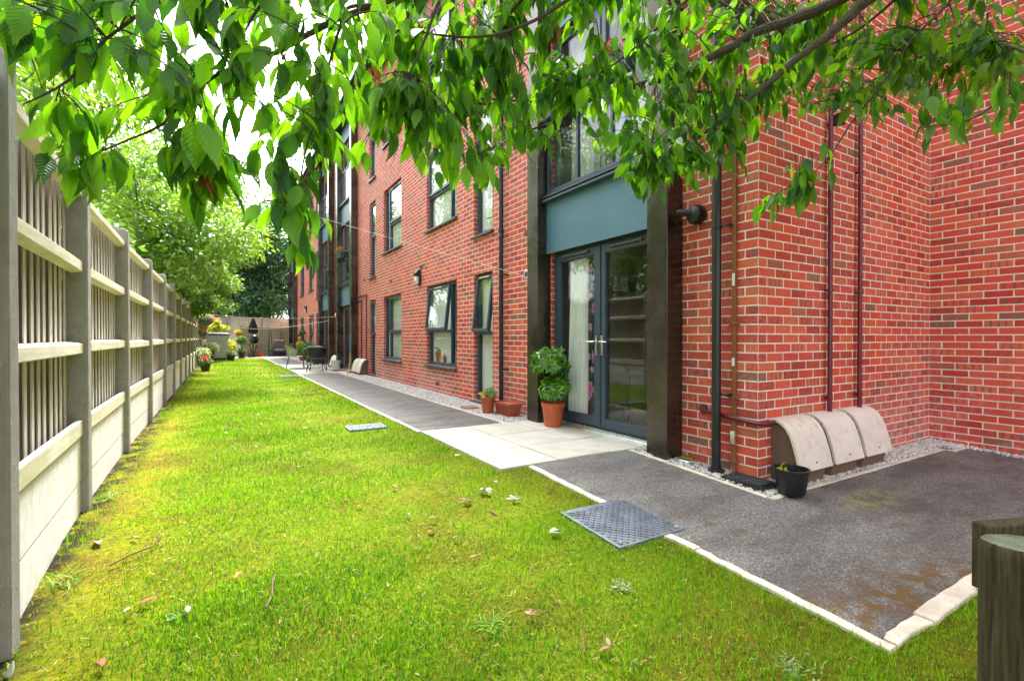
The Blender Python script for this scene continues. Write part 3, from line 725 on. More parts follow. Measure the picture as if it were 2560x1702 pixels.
# ---------------------------------------------------------------- curtains and blinds behind the glass
def folds(y0, y1, z0, z1, x, amp, n, flare=0.0, seed=0):
    r = random.Random(seed); mb = MB(); m = n*8; ph = r.uniform(0, 6)
    zs_ = [z0+(z1-z0)*i/6 for i in range(7)]
    for zi, z in enumerate(zs_):
        for i in range(m+1):
            t = i/m; s_ = 1+flare*(1-zi/6)
            y = y0+(y1-y0)*t*s_
            mb.v.append((x+amp*math.sin(t*n*2*math.pi+ph)*(1.1-.25*zi/6)+.3*amp*math.sin(t*17+zi), y, z))
    for zi in range(6):
        for i in range(m): q = zi*(m+1)+i; mb.f.append((q, q+1, q+m+2, q+m+1))
    return mb
k_ = 0
FLN = ('ground-floor', 'first-floor', 'second-floor')
for w_ in WINS:
    y0, y1, z0, z1 = w_[:4]; fl = int(z0//FL); wide = y1-y0 > 1
    nm = {6.657: 'tall slim window beside the near black downpipe', 7.99: 'wide window between the bulkhead light and the slim window', 11.09: 'wide window left of the bulkhead light', 13.27: 'slim window beside the pair of maroon pipes',
          22.25: 'slim window just past the third glazed bay', 23.5: 'far wide window near the third glazed bay', 26.4: 'farthest wide window towards the back fence'}[y0]
    k_ += 1
    if wide:
        o = folds(y0+.34 if y0 == 7.99 else y0+.06, y1-.03, z0+.03, z1-.05, FX+.14, .016, 13, 0, k_).build('net_curtain', 'net_curtain', smooth=True)
    else:
        o = folds(y0+.05, y1-.04, z0+.05, z1-.05, FX+.138, .013, 7, 0, k_).build('net_curtain', 'net_curtain', smooth=True)
    move_to(o, (FX+.2, (y0+y1)/2, z0)); tag(o, 'white net curtain in the %s %s' % (FLN[fl], nm), 'curtain', 'net curtains behind the windows')
o = folds(4.50, 4.84, .12, 2.05, FX+.105, .024, 5, .16, 41).build('curtain', 'net_curtain', smooth=True)
move_to(o, (FX+.22, 4.7, .1)); tag(o, 'long white sheer curtain gathered behind the left glass door', 'curtain')
o = folds(4.32, 4.52, .12, 2.0, FX+.11, .022, 3, .1, 42).build('curtain', 'floral_curtain', smooth=True)
move_to(o, (FX+.3, 4.45, .1)); tag(o, 'purple floral curtain beside the white sheer in the glass door', 'curtain')
for k in (1, 2):
    for y in (3.4, 4.5):
        o = folds(y, y+.5, FL*k+.1, FL*k+2.1, FX+.25, .03, 5, 0, 50+k).build('curtain', 'net_curtain', smooth=True)
        move_to(o, (FX+.25, y+.25, FL*k+.1)); tag(o, 'white curtain at the %s side of the %s balcony doors above the near patio' % ('right' if y < 4 else 'left', FLN[k]), 'curtain')

# ---------------------------------------------------------------- pipes and fittings on the walls
def downpipe(x, y, z0, z1, r, label, foot=True):
    t = thing('downpipe', (x, y, z0), label, 'downpipe')
    MB().tube([(x,y,z0),(x,y,z1)], r, 20).build('pipe', 'black_plastic', t, smooth=True)
    for z in [q for q in (2.62, 5.3) if q < z1]:
        MB().lathe([(r+.002, z-.06), (r+.007, z-.058), (r+.007, z-.04), (r+.004, z-.036), (r+.004, z+.0), (r+.008, z+.004), (r+.008, z+.05), (r+.003, z+.055)], (x,y,0), 20).build('socket', 'black_plastic', t, smooth=True)
    for z in (.62, 2.0, 3.6, 5.6):
        mb = MB(); mb.lathe([(r+.001, z-.014), (r+.006, z-.014), (r+.006, z+.014), (r+.001, z+.014)], (x,y,0), 20)
        mb.box(x-.006, x+.010, y-r-.07, y-r-.003, z-.008, z+.008); mb.box(x, FX, y-r-.075, y-r-.055, z-.012, z+.012)
        mb.build('bracket', 'black_plastic', t, bevel=.002)
    if foot: MB().lathe([(r+.03, z0-.01), (r+.03, z0+.012), (r+.008, z0+.016), (r+.008, z0+.035)], (x,y,0), 20).build('base_collar', 'black_plastic', t, smooth=True)
    return t
downpipe(3.535, 2.625, zg(0,2.62)+.03, TOP+.1, .036, 'black downpipe on the brick corner beside the brown cable conduit')
downpipe(3.545, 6.27, .02, TOP+.1, .034, 'black downpipe between the tall slim window and the left metal column', False)
downpipe(3.545, 18.2, .02, TOP+.1, .036, 'distant black downpipe on the brick strip between two glazed bays', False)

t = thing('cable_conduit', (3.597, 2.505, -.03), 'brown plastic cable conduit running up the wall next to the black downpipe', 'conduit')
MB().box(3.585, 3.612, 2.487, 2.522, .12, 6.5).build('conduit', 'brown_plastic', t, bevel=.004)
mb = MB(); mb.tube([(3.597,2.505,.125),(3.597,2.505,.05),(3.595,2.49,-.03)], .0155, 10); mb.build('foot', 'brown_plastic', t, smooth=True)
for z in (1.20, .60, .08, 2.6): MB().box(3.578, 3.614, 2.466, 2.542, z-.012, z+.012).build('clip', 'brown_plastic', t, bevel=.003)
for z, h in ((1.56, .05), (.89, .033)): MB().box(3.5835, 3.586, 2.492, 2.517, z-h, z+h).build('sticker', 'white_plastic', t)
MB().box(3.575, 3.6, 2.483, 2.527, .22, .33).build('clamp', 'chrome', t, bevel=.004)

def vpipe(x, y, z0, z1, label, axis='Y'):
    t = thing('gas_pipe', (x, y, z0), label, 'pipe', 'maroon gas pipes rising from the meter boxes')
    MB().tube([(x,y,z0),(x,y,z1)], .019, 14).build('pipe', 'maroon_paint', t, smooth=True)
    for z in (.56, 1.5, 2.62, 3.7):
        mb = MB(); mb.lathe([(.0195, z-.012), (.025, z-.012), (.025, z+.012), (.0195, z+.012)], (x,y,0), 14); mb.box(x-.008, x+.008, y+.02, y+.05, z-.008, z+.008)
        mb.build('clip', 'maroon_paint', t)
    return t
vpipe(4.585, 2.262, .35, 7.6, 'left of two tall maroon pipes rising behind the meter boxes')
vpipe(5.11, 2.262, .35, 7.6, 'right of two tall maroon pipes rising behind the meter boxes')
o = MB().tube([(3.62,2.80,.47),(3.585,2.795,.47),(3.575,2.78,.465),(3.572,2.35,.425),(3.575,2.28,.42),(3.60,2.262,.42),(3.78,2.262,.42)], .017, 14).build('gas_pipe', 'maroon_paint', smooth=True)
mb = MB(); mb.lathe([(.045, -.008), (.04, .004)], (3.606, 2.80, .47), 16, 'X'); fl_ = mb.build('wall_flange', 'maroon_paint', o)
move_to(o, (3.6, 2.8, .42)); fl_.location = (-3.6, -2.8, -.42)
tag(o, 'short maroon pipe bending round the brick corner into the first meter box', 'pipe')
t = thing('gas_pipe', (3.57, 14.1, .35), 'pair of thin maroon pipes above the distant twin meter boxes', 'pipe')
MB().tube([(3.57,14.1,.35),(3.57,14.1,2.28),(3.57,14.13,2.31),(3.57,15.2,2.31)], .02, 10).build('pipe', 'maroon_paint', t, smooth=True)
MB().tube([(3.57,14.66,.35),(3.57,14.66,2.17),(3.57,14.69,2.2),(3.57,15.2,2.2)], .02, 10).build('pipe', 'maroon_paint', t, smooth=True)

def meter_box(label):
    """local: x along the wall 0..0.5, -y outwards, z up"""
    t = thing('meter_box', (0,0,0), label, 'meter box', 'domed beige meter boxes against the brick walls')
    prof = [(p_, q_*.878+.032) for p_, q_ in [(0.0, .47), (-.055, .466), (-.10, .448), (-.14, .41), (-.172, .355), (-.198, .28), (-.222, .19), (-.25, .05), (-.252, .035)]]
    inn = [(y*.93+.001, z-.016) for y, z in prof]
    poly = prof+[(-.243, .062)]+inn[::-1][1:]
    mb = MB()
    n = len(poly)
    def px(p, x): return (x, p[0], p[1])
    vs = [px(p, 0.003) for p in poly]+[px(p, .503) for p in poly]
    # the lid as a bent sheet: quads between outer and inner profile
    k = len(prof); outer = prof+[(-.243,.062)]; inner = inn[:-1]+[(-.236,.066), (-.24,.063)]
    for xx in (0.003, .503):
        pass
    A = [(0.02,p[0],p[1]) for p in outer]+[(.482,p[0],p[1]) for p in outer]; B = [(0.02,p[0],p[1]) for p in inner]+[(.482,p[0],p[1]) for p in inner]
    m = len(outer); b0 = 2*m
    fs = []
    for i in range(m-1):
        fs += [(i, i+1, m+i+1, m+i), (b0+i, b0+m+i, b0+m+i+1, b0+i+1), (i, b0+i, b0+i+1, i+1), (m+i, m+i+1, b0+m+i+1, b0+m+i)]
    mb.add(A+B, fs)
    mb.build('lid', 'meter_box_lid', t, smooth=True, bevel=.004)
    body = [(0, -.2), (-.165, -.2), (-.212, .06)]+[(y*.88, z-.02) for y, z in prof[::-1][1:]]
    mb = MB().prism([(p[0], p[1]) for p in body], 'X', .05, .452); mb.build('body', 'meter_box_body', t, bevel=.012)
    mb = MB(); 
    for xx in (.06, .42): mb.lathe([(.006, 0), (.006, .004)], (0,0,0), 8, 'Y'); mb.v[-16:] = [(xx+a, -.2495-b, .1+c-.02) for a, b, c in mb.v[-16:]]
    MB().obox((.25, -.2462, .118), (.006,0,0), (0,.0015,.0005), (0,-.0014,.006)).build('lock', 'black_plastic', t)
    return t
b0 = meter_box('nearest meter box beside the brick corner and black pot'); b0.location = (3.735, CY-.003, .0)
copy_thing(b0, (4.25, CY-.003, .0), 'middle of the three meter boxes on the near wall')
copy_thing(b0, (4.765, CY-.003, .0), 'right-hand meter box of the three on the near wall')
for y, l in ((14.55, 'nearer of two distant meter boxes beside the broom'), (15.08, 'farther of two distant meter boxes, right beside the broom and column'), (18.0, 'nearer meter box behind the white bucket and black chair'), (18.52, 'farther meter box behind the black garden chair')):
    copy_thing(b0, (FX-.003, y, .02), l, rz=-math.pi/2)

def lamp(y, z, label):
    t = thing('bulkhead_light', (FX, y, z), label, 'wall light')
    mb = MB(); mb.box(FX-.05, FX-.001, y-.085, y+.085, z-.16, z+.17); mb.prism([(FX-.12, z+.10), (FX-.05, z+.17), (FX-.05, z+.02), (FX-.10, z+.02)], 'Y', y-.085, y+.085)
    mb.build('housing', 'black_plastic', t, bevel=.02)
    MB().prism([(FX-.10, z+.02), (FX-.05, z+.02), (FX-.05, z-.14), (FX-.08, z-.13), (FX-.11, z-.06)], 'Y', y-.07, y+.07).build('diffuser', 'lamp_diffuser', t, bevel=.015)
    return t
lamp(9.86, 2.34, 'black and cream bulkhead light above and left of the wide window')
lamp(25.6, 2.45, 'distant pale bulkhead light on the far brick wall')
t = thing('clothes_line_reel', (FX, 5.58, 1.94), 'white clothes line reel on the brick beside the left metal column', 'line reel')
mb = MB(); mb.lathe([(.02, -.075), (.05, -.075), (.066, -.066), (.07, -.05), (.07, -.012), (.062, -.004)], (FX, 5.58, 1.94), 24, 'X'); mb.build('case', 'white_plastic', t, smooth=True)
MB().lathe([(.03, -.079), (.04, -.0765)], (FX, 5.58, 1.94), 20, 'X').build('cap', 'slate_plastic', t, smooth=True)
t = thing('security_light', (FX, 2.87, 2.17), 'round black security light on the brick beside the right column', 'wall light')
MB().lathe([(.02, -.10), (.07, -.085), (.085, -.06), (.088, -.02), (.08, -.002)], (FX, 2.86, 2.16), 24, 'X').build('housing', 'black_plastic', t, smooth=True)
MB().tube([(FX-.08, 2.88, 2.17), (FX-.13, 2.92, 2.18), (FX-.15, 2.965, 2.18)], [.035, .03, .032], 14).build('sensor', 'black_plastic', t, smooth=True)
t = thing('security_camera', (4.64, CY, 2.98), 'small black security camera high on the wall above the meter boxes', 'camera')
mb = MB(); mb.box(4.60, 4.66, CY-.13, CY-.05, 2.93, 3.03); mb.build('housing', 'black_plastic', t, bevel=.008)
MB().tube([(4.63, CY-.05, 2.97), (4.63, CY, 2.97)], .012, 8).build('arm', 'black_plastic', t, smooth=True)
# ---------------------------------------------------------------- the boundary fence on the left
FN = thing('boundary_fence', (-.76, 4.06, 0), 'long timber boundary fence with concrete posts and gravel boards along the left of the lawn', 'fence')
FP = [(-.555, .62), (-.645, 2.46), (-.715, 4.06)]+[(-.752, 4.06+1.87*i) for i in range(1, 15)]
RF = random.Random(9)
for i, (x, y) in enumerate(FP):
    g = zg(x, y); mb = MB(); tz = 2.11+.03*(i < 2)+g*.3+RF.uniform(-.02, .02)
    # concrete post with a chamfered top, face towards the lawn
    sx = .055; sy = .05
    vs = []
    for zz, k in ((g-.3, 1), (tz-.03, 1), (tz, .72)):
        vs += [(x-.11+(.0 if k == 1 else .02), y-sy*k, zz), (x-.11+.0+sx*2*(1 if k == 1 else .85), y-sy*k, zz), (x-.11+sx*2*(1 if k == 1 else .85), y+sy*k, zz), (x-.11+(.0 if k == 1 else .02), y+sy*k, zz)]
    fs = [(3,2,1,0), (8,9,10,11)]
    for a in (0, 4):
        for q in range(4): fs.append((a+q, a+(q+1)%4, a+4+(q+1)%4, a+4+q))
    mb.add(vs, fs); mb.build('concrete_post', 'post_concrete', FN, bevel=.008)
for i in range(len(FP)-1):
    (xa, ya), (xb, yb) = FP[i], FP[i+1]
    A = Vector((xa-.055, ya, 0)); B = Vector((xb-.055, yb, 0)); t = (B-A).normalized(); nrm = Vector((t.y, -t.x, 0))
    L = (B-A).length; ga = (zg(0, ya)+zg(0, yb))/2
    def bar(u0, u1, off, th, z0, z1, name, mat, bv=.004, sl=0):
        c = A+t*((u0+u1)/2)+nrm*off; c.z = (z0+z1)/2
        return MB().obox(c, t*((u1-u0)/2), nrm*(th/2), Vector((0,0,(z1-z0)/2))).build(name, mat, FN, bevel=bv)
    u0, u1 = .048, L-.048
    bar(u0, u1, -.012, .05, -.35, .185, 'gravel_board', 'gravel_board', .006); bar(u0, u1, -.010, .05, .19, .475, 'gravel_board', 'gravel_board', .006)
    # a raised lip along the upper board
    bar(u0, u1, .012, .03, .48, .575, 'base_rail', 'fence_rail')
    for zz, hh in ((1.02, .085), (1.53, .085), (1.98, .07)):
        z = zz+RF.uniform(-.008, .008)
        c = A+t*(L/2)+nrm*.0; mb = MB()
        pts = [(-.03, z-hh/2), (.03, z-hh/2+.012), (.03, z+hh/2-.012), (-.03, z+hh/2)]
        vs = [A+t*u+nrm*p[0]+Vector((0,0,p[1])) for u in (u0, u1) for p in pts]
        mb.add(vs, [(0,1,2,3), (7,6,5,4)]+[(q, (q+1)%4, 4+(q+1)%4, 4+q) for q in range(4)]); mb.build('arris_rail', 'fence_rail', FN, bevel=.004)
    mb = MB(); u = u0+.004; n_b = 0
    while u < u1-.03:
        wd = RF.uniform(.050, .064); top = 2.035+RF.uniform(-.012, .012); tl = RF.uniform(-.003, .003)
        e = min(u+wd, u1)
        q_ = RF.uniform(-.0015, .0015); p = [A+t*u-nrm*(.036+q_), A+t*e-nrm*(.037+q_), A+t*e-nrm*(.046), A+t*u-nrm*(.041+q_)]
        vs = [q+Vector((0,0,.48)) for q in p]+[q+t*tl+Vector((0,0,top)) for q in p]
        mb.add(vs, [(3,2,1,0),(4,5,6,7)]+[(q,(q+1)%4,4+(q+1)%4,4+q) for q in range(4)])
        u = e+RF.uniform(.060, .076)
    mb.build('board_panel', 'fence_board', FN)
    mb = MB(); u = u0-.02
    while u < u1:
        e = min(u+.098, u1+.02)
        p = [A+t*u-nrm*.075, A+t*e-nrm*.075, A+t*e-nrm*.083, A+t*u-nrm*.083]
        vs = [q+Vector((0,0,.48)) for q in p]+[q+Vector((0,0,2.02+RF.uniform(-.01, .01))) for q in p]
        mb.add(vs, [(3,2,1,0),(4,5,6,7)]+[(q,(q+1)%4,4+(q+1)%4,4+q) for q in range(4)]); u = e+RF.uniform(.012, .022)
    mb.build('gap_shade_panel', 'fence_gap_shade', FN)  # rear layer added so the gaps look dark; the shade is in its colour
# far ends
def board_fence(name, p0, p1, z0, h, mat, label, bays, posts=True, cap=True):
    t0 = thing(name, (p0[0], p0[1], 0), label, 'fence')
    A = Vector((*p0, 0)); B = Vector((*p1, 0)); t = (B-A).normalized(); nrm = Vector((t.y, -t.x, 0)); L = (B-A).length
    for i in range(bays):
        mb = MB(); u = L*i/bays+.05
        while u < L*(i+1)/bays-.06:
            c = A+t*(u+.055); hh = h+RF.uniform(-.01, .01); c.z = z0+hh/2
            mb.obox(c+nrm*RF.uniform(-.004,.004), t*.0525, nrm*.008, Vector((0,0,hh/2))); u += .118
        mb.build('board_panel', mat, t0)
        if cap:
            c = A+t*(L*(i+.5)/bays); c.z = z0+h+.02
            MB().obox(c, t*(L/bays/2-.05), nrm*.03, Vector((0,0,.02))).build('capping_rail', mat, t0, bevel=.004)
    for i in range(bays+1):
        c = A+t*(L*i/bays); c.z = (z0+h+.12)/2
        MB().obox(c, t*.05, nrm*.05, Vector((0,0,(z0+h+.12)/2))).build('concrete_post', 'post_concrete', t0, bevel=.006)
    return t0
board_fence('back_fence', (1.0, 31.25), (3.6, 31.25), .0, 1.62, 'back_board', 'weathered board fence closing the far end of the garden behind the parasol', 2)
board_fence('back_fence', (-3.2, 31.9), (3.9, 33.4), .0, 2.2, 'fence_board', 'taller pale fence standing behind the weathered back fence', 4)

# ---------------------------------------------------------------- the wooden post in the near right corner
t = thing('timber_post', (1.42, .352, zg(0,.35)), 'weathered round timber post with a nailed rail in the near right corner', 'post')
PX, PY, PZ, PR = 1.428, .325, .662, .069
mb = MB(); n = 40; vs = []; rr = random.Random(3)
ph = [rr.uniform(0, 6.3) for _ in range(6)]
def prad(a, z): return PR*(1+.02*math.sin(3*a+ph[0])+.013*math.sin(5*a+ph[1]+z*3)+.008*math.sin(9*a+ph[2])-.10*max(0, 1-abs(((a-2.5+.12*math.sin(z*7))+3.14) % 6.28-3.14)/.06)-.07*max(0, 1-abs(((a-3.2+.1*math.sin(z*5+1))+3.14) % 6.28-3.14)/.05))
lv = [-.35, -.1, .1, .25, .4, .5, .58, .63, PZ-.008]
N_ = 96
for z in lv:
    for j in range(N_):
        a = 6.28318*j/N_; r = prad(a, z); vs.append((PX+r*math.cos(a), PY+r*math.sin(a), z-(.004*math.cos(a-1.0) if z > .6 else 0)))
for j in range(N_):
    a = 6.28318*j/N_; r = prad(a, PZ)*.95; vs.append((PX+r*math.cos(a), PY+r*math.sin(a), PZ-.004*math.cos(a-1.0)))
fs = [(i*N_+j, i*N_+(j+1)%N_, (i+1)*N_+(j+1)%N_, (i+1)*N_+j) for i in range(len(lv)) for j in range(N_)]
mb.add(vs, fs); mb.build('post', 'post_wood', t, smooth=True)
mb = MB(); mb.add(vs[-N_:], [tuple(range(N_))]); mb.v = [(x, y, z+.0006) for x, y, z in mb.v]; mb.build('end_grain', 'post_end', t)
dr_ = Vector((.93, -.36, 0)).normalized(); nn_ = Vector((.36, .93, 0)).normalized()
c = Vector((PX, PY, .598))+nn_*(PR+.018)+dr_*.605
MB().obox(c, dr_*.60, nn_*.02, Vector((0,0,.075))).build('rail', 'post_wood', t, bevel=.004)

# ---------------------------------------------------------------- trees
def tree(name, label, base, h, crown_c, crown_r, n, mat, L, Wd, seed, clumps=26, trunk_r=.16, group=None, cat='tree', trunk_mat='bark_far', nb=7):
    r = np.random.default_rng(seed); t = thing(name, base, label, cat, group)
    c = np.array(crown_c, float); cr = np.array(crown_r, float)
    cc = []
    while len(cc) < clumps:
        q = unit(r.normal(size=3))*(r.random()**.45); 
        cc.append(c+q*cr)
    cc = np.array(cc); cs = r.uniform(.22, .42, clumps)*cr.mean()*.95
    mb = MB(); b = np.array(base, float); top = c+np.array([0, 0, cr[2]*.3])
    mid = b*.55+c*.45; mid[2] = b[2]+(c[2]-b[2])*.5
    mb.tube([b-np.array([0,0,.2]), b+np.array([0,0,.5]), mid, c, top], [trunk_r*1.25, trunk_r, trunk_r*.8, trunk_r*.5, trunk_r*.15], 10)
    mb.build('trunk', trunk_mat, t, smooth=True)
    for i in range(min(nb, clumps)):
        mb = MB(); s0 = mid*(1-i/nb)+c*(i/nb); e = cc[i]; m = (s0+e)/2+r.normal(0, .12, 3)
        mb.tube([s0, m, e], [trunk_r*.38, trunk_r*.24, trunk_r*.08], 7)
        mb.build('branch', trunk_mat, t, smooth=True)
    w_ = cs**2; idx = r.choice(clumps, n, p=w_/w_.sum())
    d = unit(r.normal(size=(n, 3))); rad = r.random(n)**.5
    P = cc[idx]+d*(cs[idx]*rad)[:, None]*np.array([1, 1, .72])
    D = d*.7+r.normal(0, .5, (n, 3)); D[:, 2] -= .35
    N = r.normal(0, .45, (n, 3)); N[:, 2] += .9
    V, F, U, rn = leaves(P, D, N, L*r.uniform(.6, 1.3, n), Wd*r.uniform(.7, 1.25, n), .2, .25, detail=1, rng=r)
    k = 9; rn = np.clip(np.repeat(.6*r.random(n)+.4*r.random(clumps)[idx], k), 0, 1)
    np_mesh('crown', V, F, mat, t, U, rn, smooth=True)
    return t
tree('overhanging_tree', 'bright green tree leaning over the fence above the hanging basket', (-1.7, 13.5, 0), 5, (-.75, 13.6, 3.7), (1.35, 3.2, 1.45), 15000, 'tree_bright', .125, .06, 21, 40, .10)
tree('overhanging_tree', 'drooping green branch tree hanging low over the fence posts', (-1.6, 17.6, 0), 4, (-.9, 17.6, 2.75), (1.0, 1.7, .9), 6000, 'tree_mid', .13, .06, 22, 22, .08)
tree('garden_tree', 'tall light green tree beyond the first bays of the fence', (-3.2, 6.2, 0), 8, (-3.0, 6.4, 4.3), (1.7, 2.6, 2.5), 17000, 'tree_bright', .11, .055, 23, 36, .13)
tree('garden_tree', 'pale green tree behind the middle of the fence', (-3.6, 11.0, 0), 8, (-3.4, 11.0, 4.6), (1.9, 2.8, 2.6), 15000, 'tree_bright', .12, .06, 24, 36, .14)
tree('garden_tree', 'broad bright tree rising behind the overhanging tree', (-3.9, 18.5, 0), 9, (-2.7, 19.5, 6.0), (2.3, 3.8, 3.3), 19000, 'tree_bright', .16, .08, 25, 40, .18)
tree('garden_tree', 'small airy tree at the left end of the back fence', (-1.8, 27.5, 0), 6, (-1.0, 27.5, 3.7), (1.7, 2.4, 1.7), 9000, 'tree_bright', .18, .09, 26, 28, .12)
tree('woodland_tree', 'dark green tree behind the far left of the back fence', (-2.2, 38.5, 0), 11, (-1.8, 38, 6.0), (3.0, 3, 4.2), 13000, 'tree_dark', .26, .14, 27, 40, .22)
tree('woodland_tree', 'dense dark tree directly behind the closed parasol', (1.8, 37.5, 0), 12, (1.6, 37.5, 5.0), (3.0, 2.8, 4.2), 16000, 'tree_dark', .26, .14, 28, 42, .22)
tree('woodland_tree', 'dark tree touching the far end of the building', (5.6, 38.0, 0), 12, (5.0, 37.5, 6.0), (3.2, 3, 5.2), 15000, 'tree_dark', .26, .14, 29, 40, .22)
tree('woodland_tree', 'hazy mid green tree towering over the back fence', (-3.5, 45, 0), 13, (-1.6, 46, 9.5), (4.6, 4, 4.6), 13000, 'tree_mid', .34, .18, 30, 40, .25)
tree('garden_tree', 'leafy tree behind the nearest fence bay at the left edge', (-3.4, 2.6, 0), 7, (-3.1, 2.9, 3.9), (1.7, 2.0, 2.2), 12000, 'tree_mid', .10, .05, 31, 32, .12)
tree('garden_tree', 'tallest tree close behind the fence at the left, reaching out of the picture', (-4.0, 16.5, 0), 11, (-3.7, 16.0, 7.0), (1.7, 2.6, 3.8), 17000, 'tree_bright', .15, .075, 36, 44, .2)
tree('woodland_tree', 'tall green tree far behind the back fence between the parasol and the building', (2.4, 49, 0), 15, (2.2, 48, 9.0), (4.2, 4, 5.6), 14000, 'tree_mid', .34, .18, 37, 44, .25)
tree('garden_tree', 'rounded tree at the far left corner beyond the storage box', (-2.0, 29.0, 0), 9, (-1.6, 29.0, 6.0), (1.9, 2.6, 3.3), 13000, 'tree_bright', .2, .1, 38, 38, .18)
tree('woodland_tree', 'big green tree standing well behind the near fence', (-8.0, 7.0, 0), 10, (-7.6, 7.2, 4.8), (2.6, 3.4, 3.6), 11000, 'tree_mid', .15, .075, 34, 40, .2)
tree('woodland_tree', 'big green tree standing well behind the middle fence bays', (-8.5, 14.0, 0), 10, (-8.0, 14.0, 5.2), (2.8, 3.8, 3.8), 11000, 'tree_mid', .17, .085, 35, 40, .2)
tree('shrub', 'leafy bush pressing against the back of the fence', (-2.3, 9.0, 0), 3, (-2.1, 9.2, 1.8), (.9, 3.5, 1.2), 9000, 'tree_mid', .11, .055, 32, 26, .05, cat='bush')
tree('shrub', 'low green bush behind the far bays of the fence', (-2.4, 22.0, 0), 3, (-2.1, 22.0, 1.9), (1.0, 4.0, 1.5), 8000, 'tree_mid', .16, .08, 33, 26, .05, cat='bush')

# the cherry tree whose branches hang across the view
BR={
'B1':[(3.123,0.760,3.017,0.0450),(2.763,0.974,2.808,0.0360),(2.472,1.147,2.648,0.0280),(2.301,1.249,2.559,0.0240),(2.121,1.356,2.489,0.0200),(1.975,1.443,2.395,0.0180),(1.862,1.545,2.326,0.0165),(1.721,1.652,2.279,0.0150),(1.577,1.761,2.249,0.0130),(1.490,1.848,2.207,0.0110),(1.430,1.942,2.225,0.0080),(1.275,2.034,2.240,0.0060),(1.083,2.148,2.252,0.0045),(0.882,2.210,2.228,0.0030)],
'B2':[(2.763,0.974,2.808,0.0300),(2.517,1.062,2.623,0.0240),(2.400,1.132,2.497,0.0210),(2.283,1.201,2.389,0.0180),(2.166,1.271,2.282,0.0150),(2.015,1.361,2.136,0.0110),(1.941,1.463,2.050,0.0080),(1.844,1.579,1.959,0.0040)],
'B3':[(1.326,1.480,2.829,0.0260),(0.922,1.546,2.520,0.0200),(0.594,1.567,2.284,0.0140),(0.428,1.549,2.136,0.0105),(0.311,1.560,2.062,0.0095),(0.191,1.574,1.959,0.0080),(0.116,1.583,1.897,0.0065),(0.003,1.604,1.832,0.0050),(-0.079,1.606,1.737,0.0040),(-0.126,1.588,1.656,0.0032),(-0.192,1.604,1.610,0.0025),(-0.264,1.635,1.570,0.0020)],
'B4':[(0.052,1.482,2.111,0.0070),(-0.118,1.490,1.930,0.0050),(-0.225,1.472,1.788,0.0035),(-0.275,1.467,1.697,0.0030),(-0.312,1.466,1.647,0.0025),(-0.358,1.435,1.589,0.0015)],
'B5':[(0.428,1.549,2.136,0.0060),(0.322,1.461,2.042,0.0050),(0.296,1.453,1.973,0.0042),(0.265,1.448,1.856,0.0035),(0.236,1.442,1.719,0.0030),(0.203,1.450,1.600,0.0026),(0.186,1.448,1.478,0.0020),(0.180,1.441,1.381,0.0015)],
'B6':[(0.673,1.461,2.305,0.0060),(0.618,1.494,2.191,0.0052),(0.582,1.516,2.078,0.0045),(0.533,1.545,1.950,0.0030)],
'B7':[(1.390,1.500,2.573,0.0090),(1.222,1.542,2.449,0.0080),(1.046,1.589,2.313,0.0065),(0.919,1.606,2.235,0.0055),(0.812,1.611,2.188,0.0045),(0.703,1.676,2.192,0.0038),(0.576,1.693,2.183,0.0020)],
'B8':[(1.394,1.963,2.214,0.0060),(1.161,1.986,2.179,0.0055),(0.959,1.989,2.136,0.0050),(0.788,1.975,2.103,0.0040),(0.598,1.972,2.059,0.0025)],
'B9':[(1.816,1.246,2.626,0.0080),(1.643,1.408,2.461,0.0060),(1.587,1.499,2.386,0.0050),(1.461,1.632,2.265,0.0040),(1.345,1.760,2.204,0.0025)],
'B10':[(1.751,1.634,2.275,0.0050),(1.732,1.622,2.154,0.0045),(1.721,1.617,2.008,0.0040),(1.696,1.609,1.891,0.0030)],
'B11':[(3.337,0.923,3.076,0.0100),(3.121,0.994,2.754,0.0070),(2.902,1.066,2.540,0.0055),(2.783,1.137,2.327,0.0045),(2.646,1.218,2.125,0.0040),(2.564,1.267,1.976,0.0030),(2.443,1.316,1.852,0.0020)],
'B12':[(3.048,0.455,2.328,0.0100),(2.870,0.561,2.155,0.0070),(2.736,0.641,2.086,0.0050),(2.647,0.694,2.017,0.0040),(2.558,0.747,1.951,0.0030),(2.410,0.835,1.922,0.0020)],
'B13':[(1.499,1.843,2.218,0.0060),(1.401,1.901,2.134,0.0050),(1.239,1.997,2.062,0.0040),(1.073,2.038,1.959,0.0030)],
'B14':[(1.828,1.565,2.231,0.0050),(1.932,1.457,2.205,0.0050),(2.018,1.359,2.171,0.0055)],
'B15':[(2.870,0.561,2.155,0.0060),(3.563,1.022,2.733,0.0060),(3.473,1.308,2.700,0.0050),(3.319,1.516,2.596,0.0040),(3.067,1.666,2.490,0.0030)],
'B16':[(-0.922,2.295,2.202,0.0090),(-0.693,2.100,2.088,0.0070),(-0.541,1.951,1.979,0.0050),(-0.477,1.913,2.004,0.0040),(-0.381,1.856,2.029,0.0030)],
'B17':[(0.922,1.546,2.520,0.0100),(1.017,1.606,2.431,0.0070),(0.979,1.745,2.360,0.0050),(0.894,1.854,2.265,0.0035)],
'B18':[(0.220,1.615,2.242,0.0060),(0.102,1.627,2.062,0.0045),(0.057,1.619,1.954,0.0030)],
'B19':[(-0.126,1.588,1.656,0.0025),(-0.077,1.558,1.581,0.0020),(-0.037,1.535,1.501,0.0014)],
'B20':[(2.763,0.974,2.808,0.0120),(3.114,1.172,2.925,0.0090),(3.208,1.465,2.880,0.0060),(3.072,1.721,2.810,0.0040)],
}
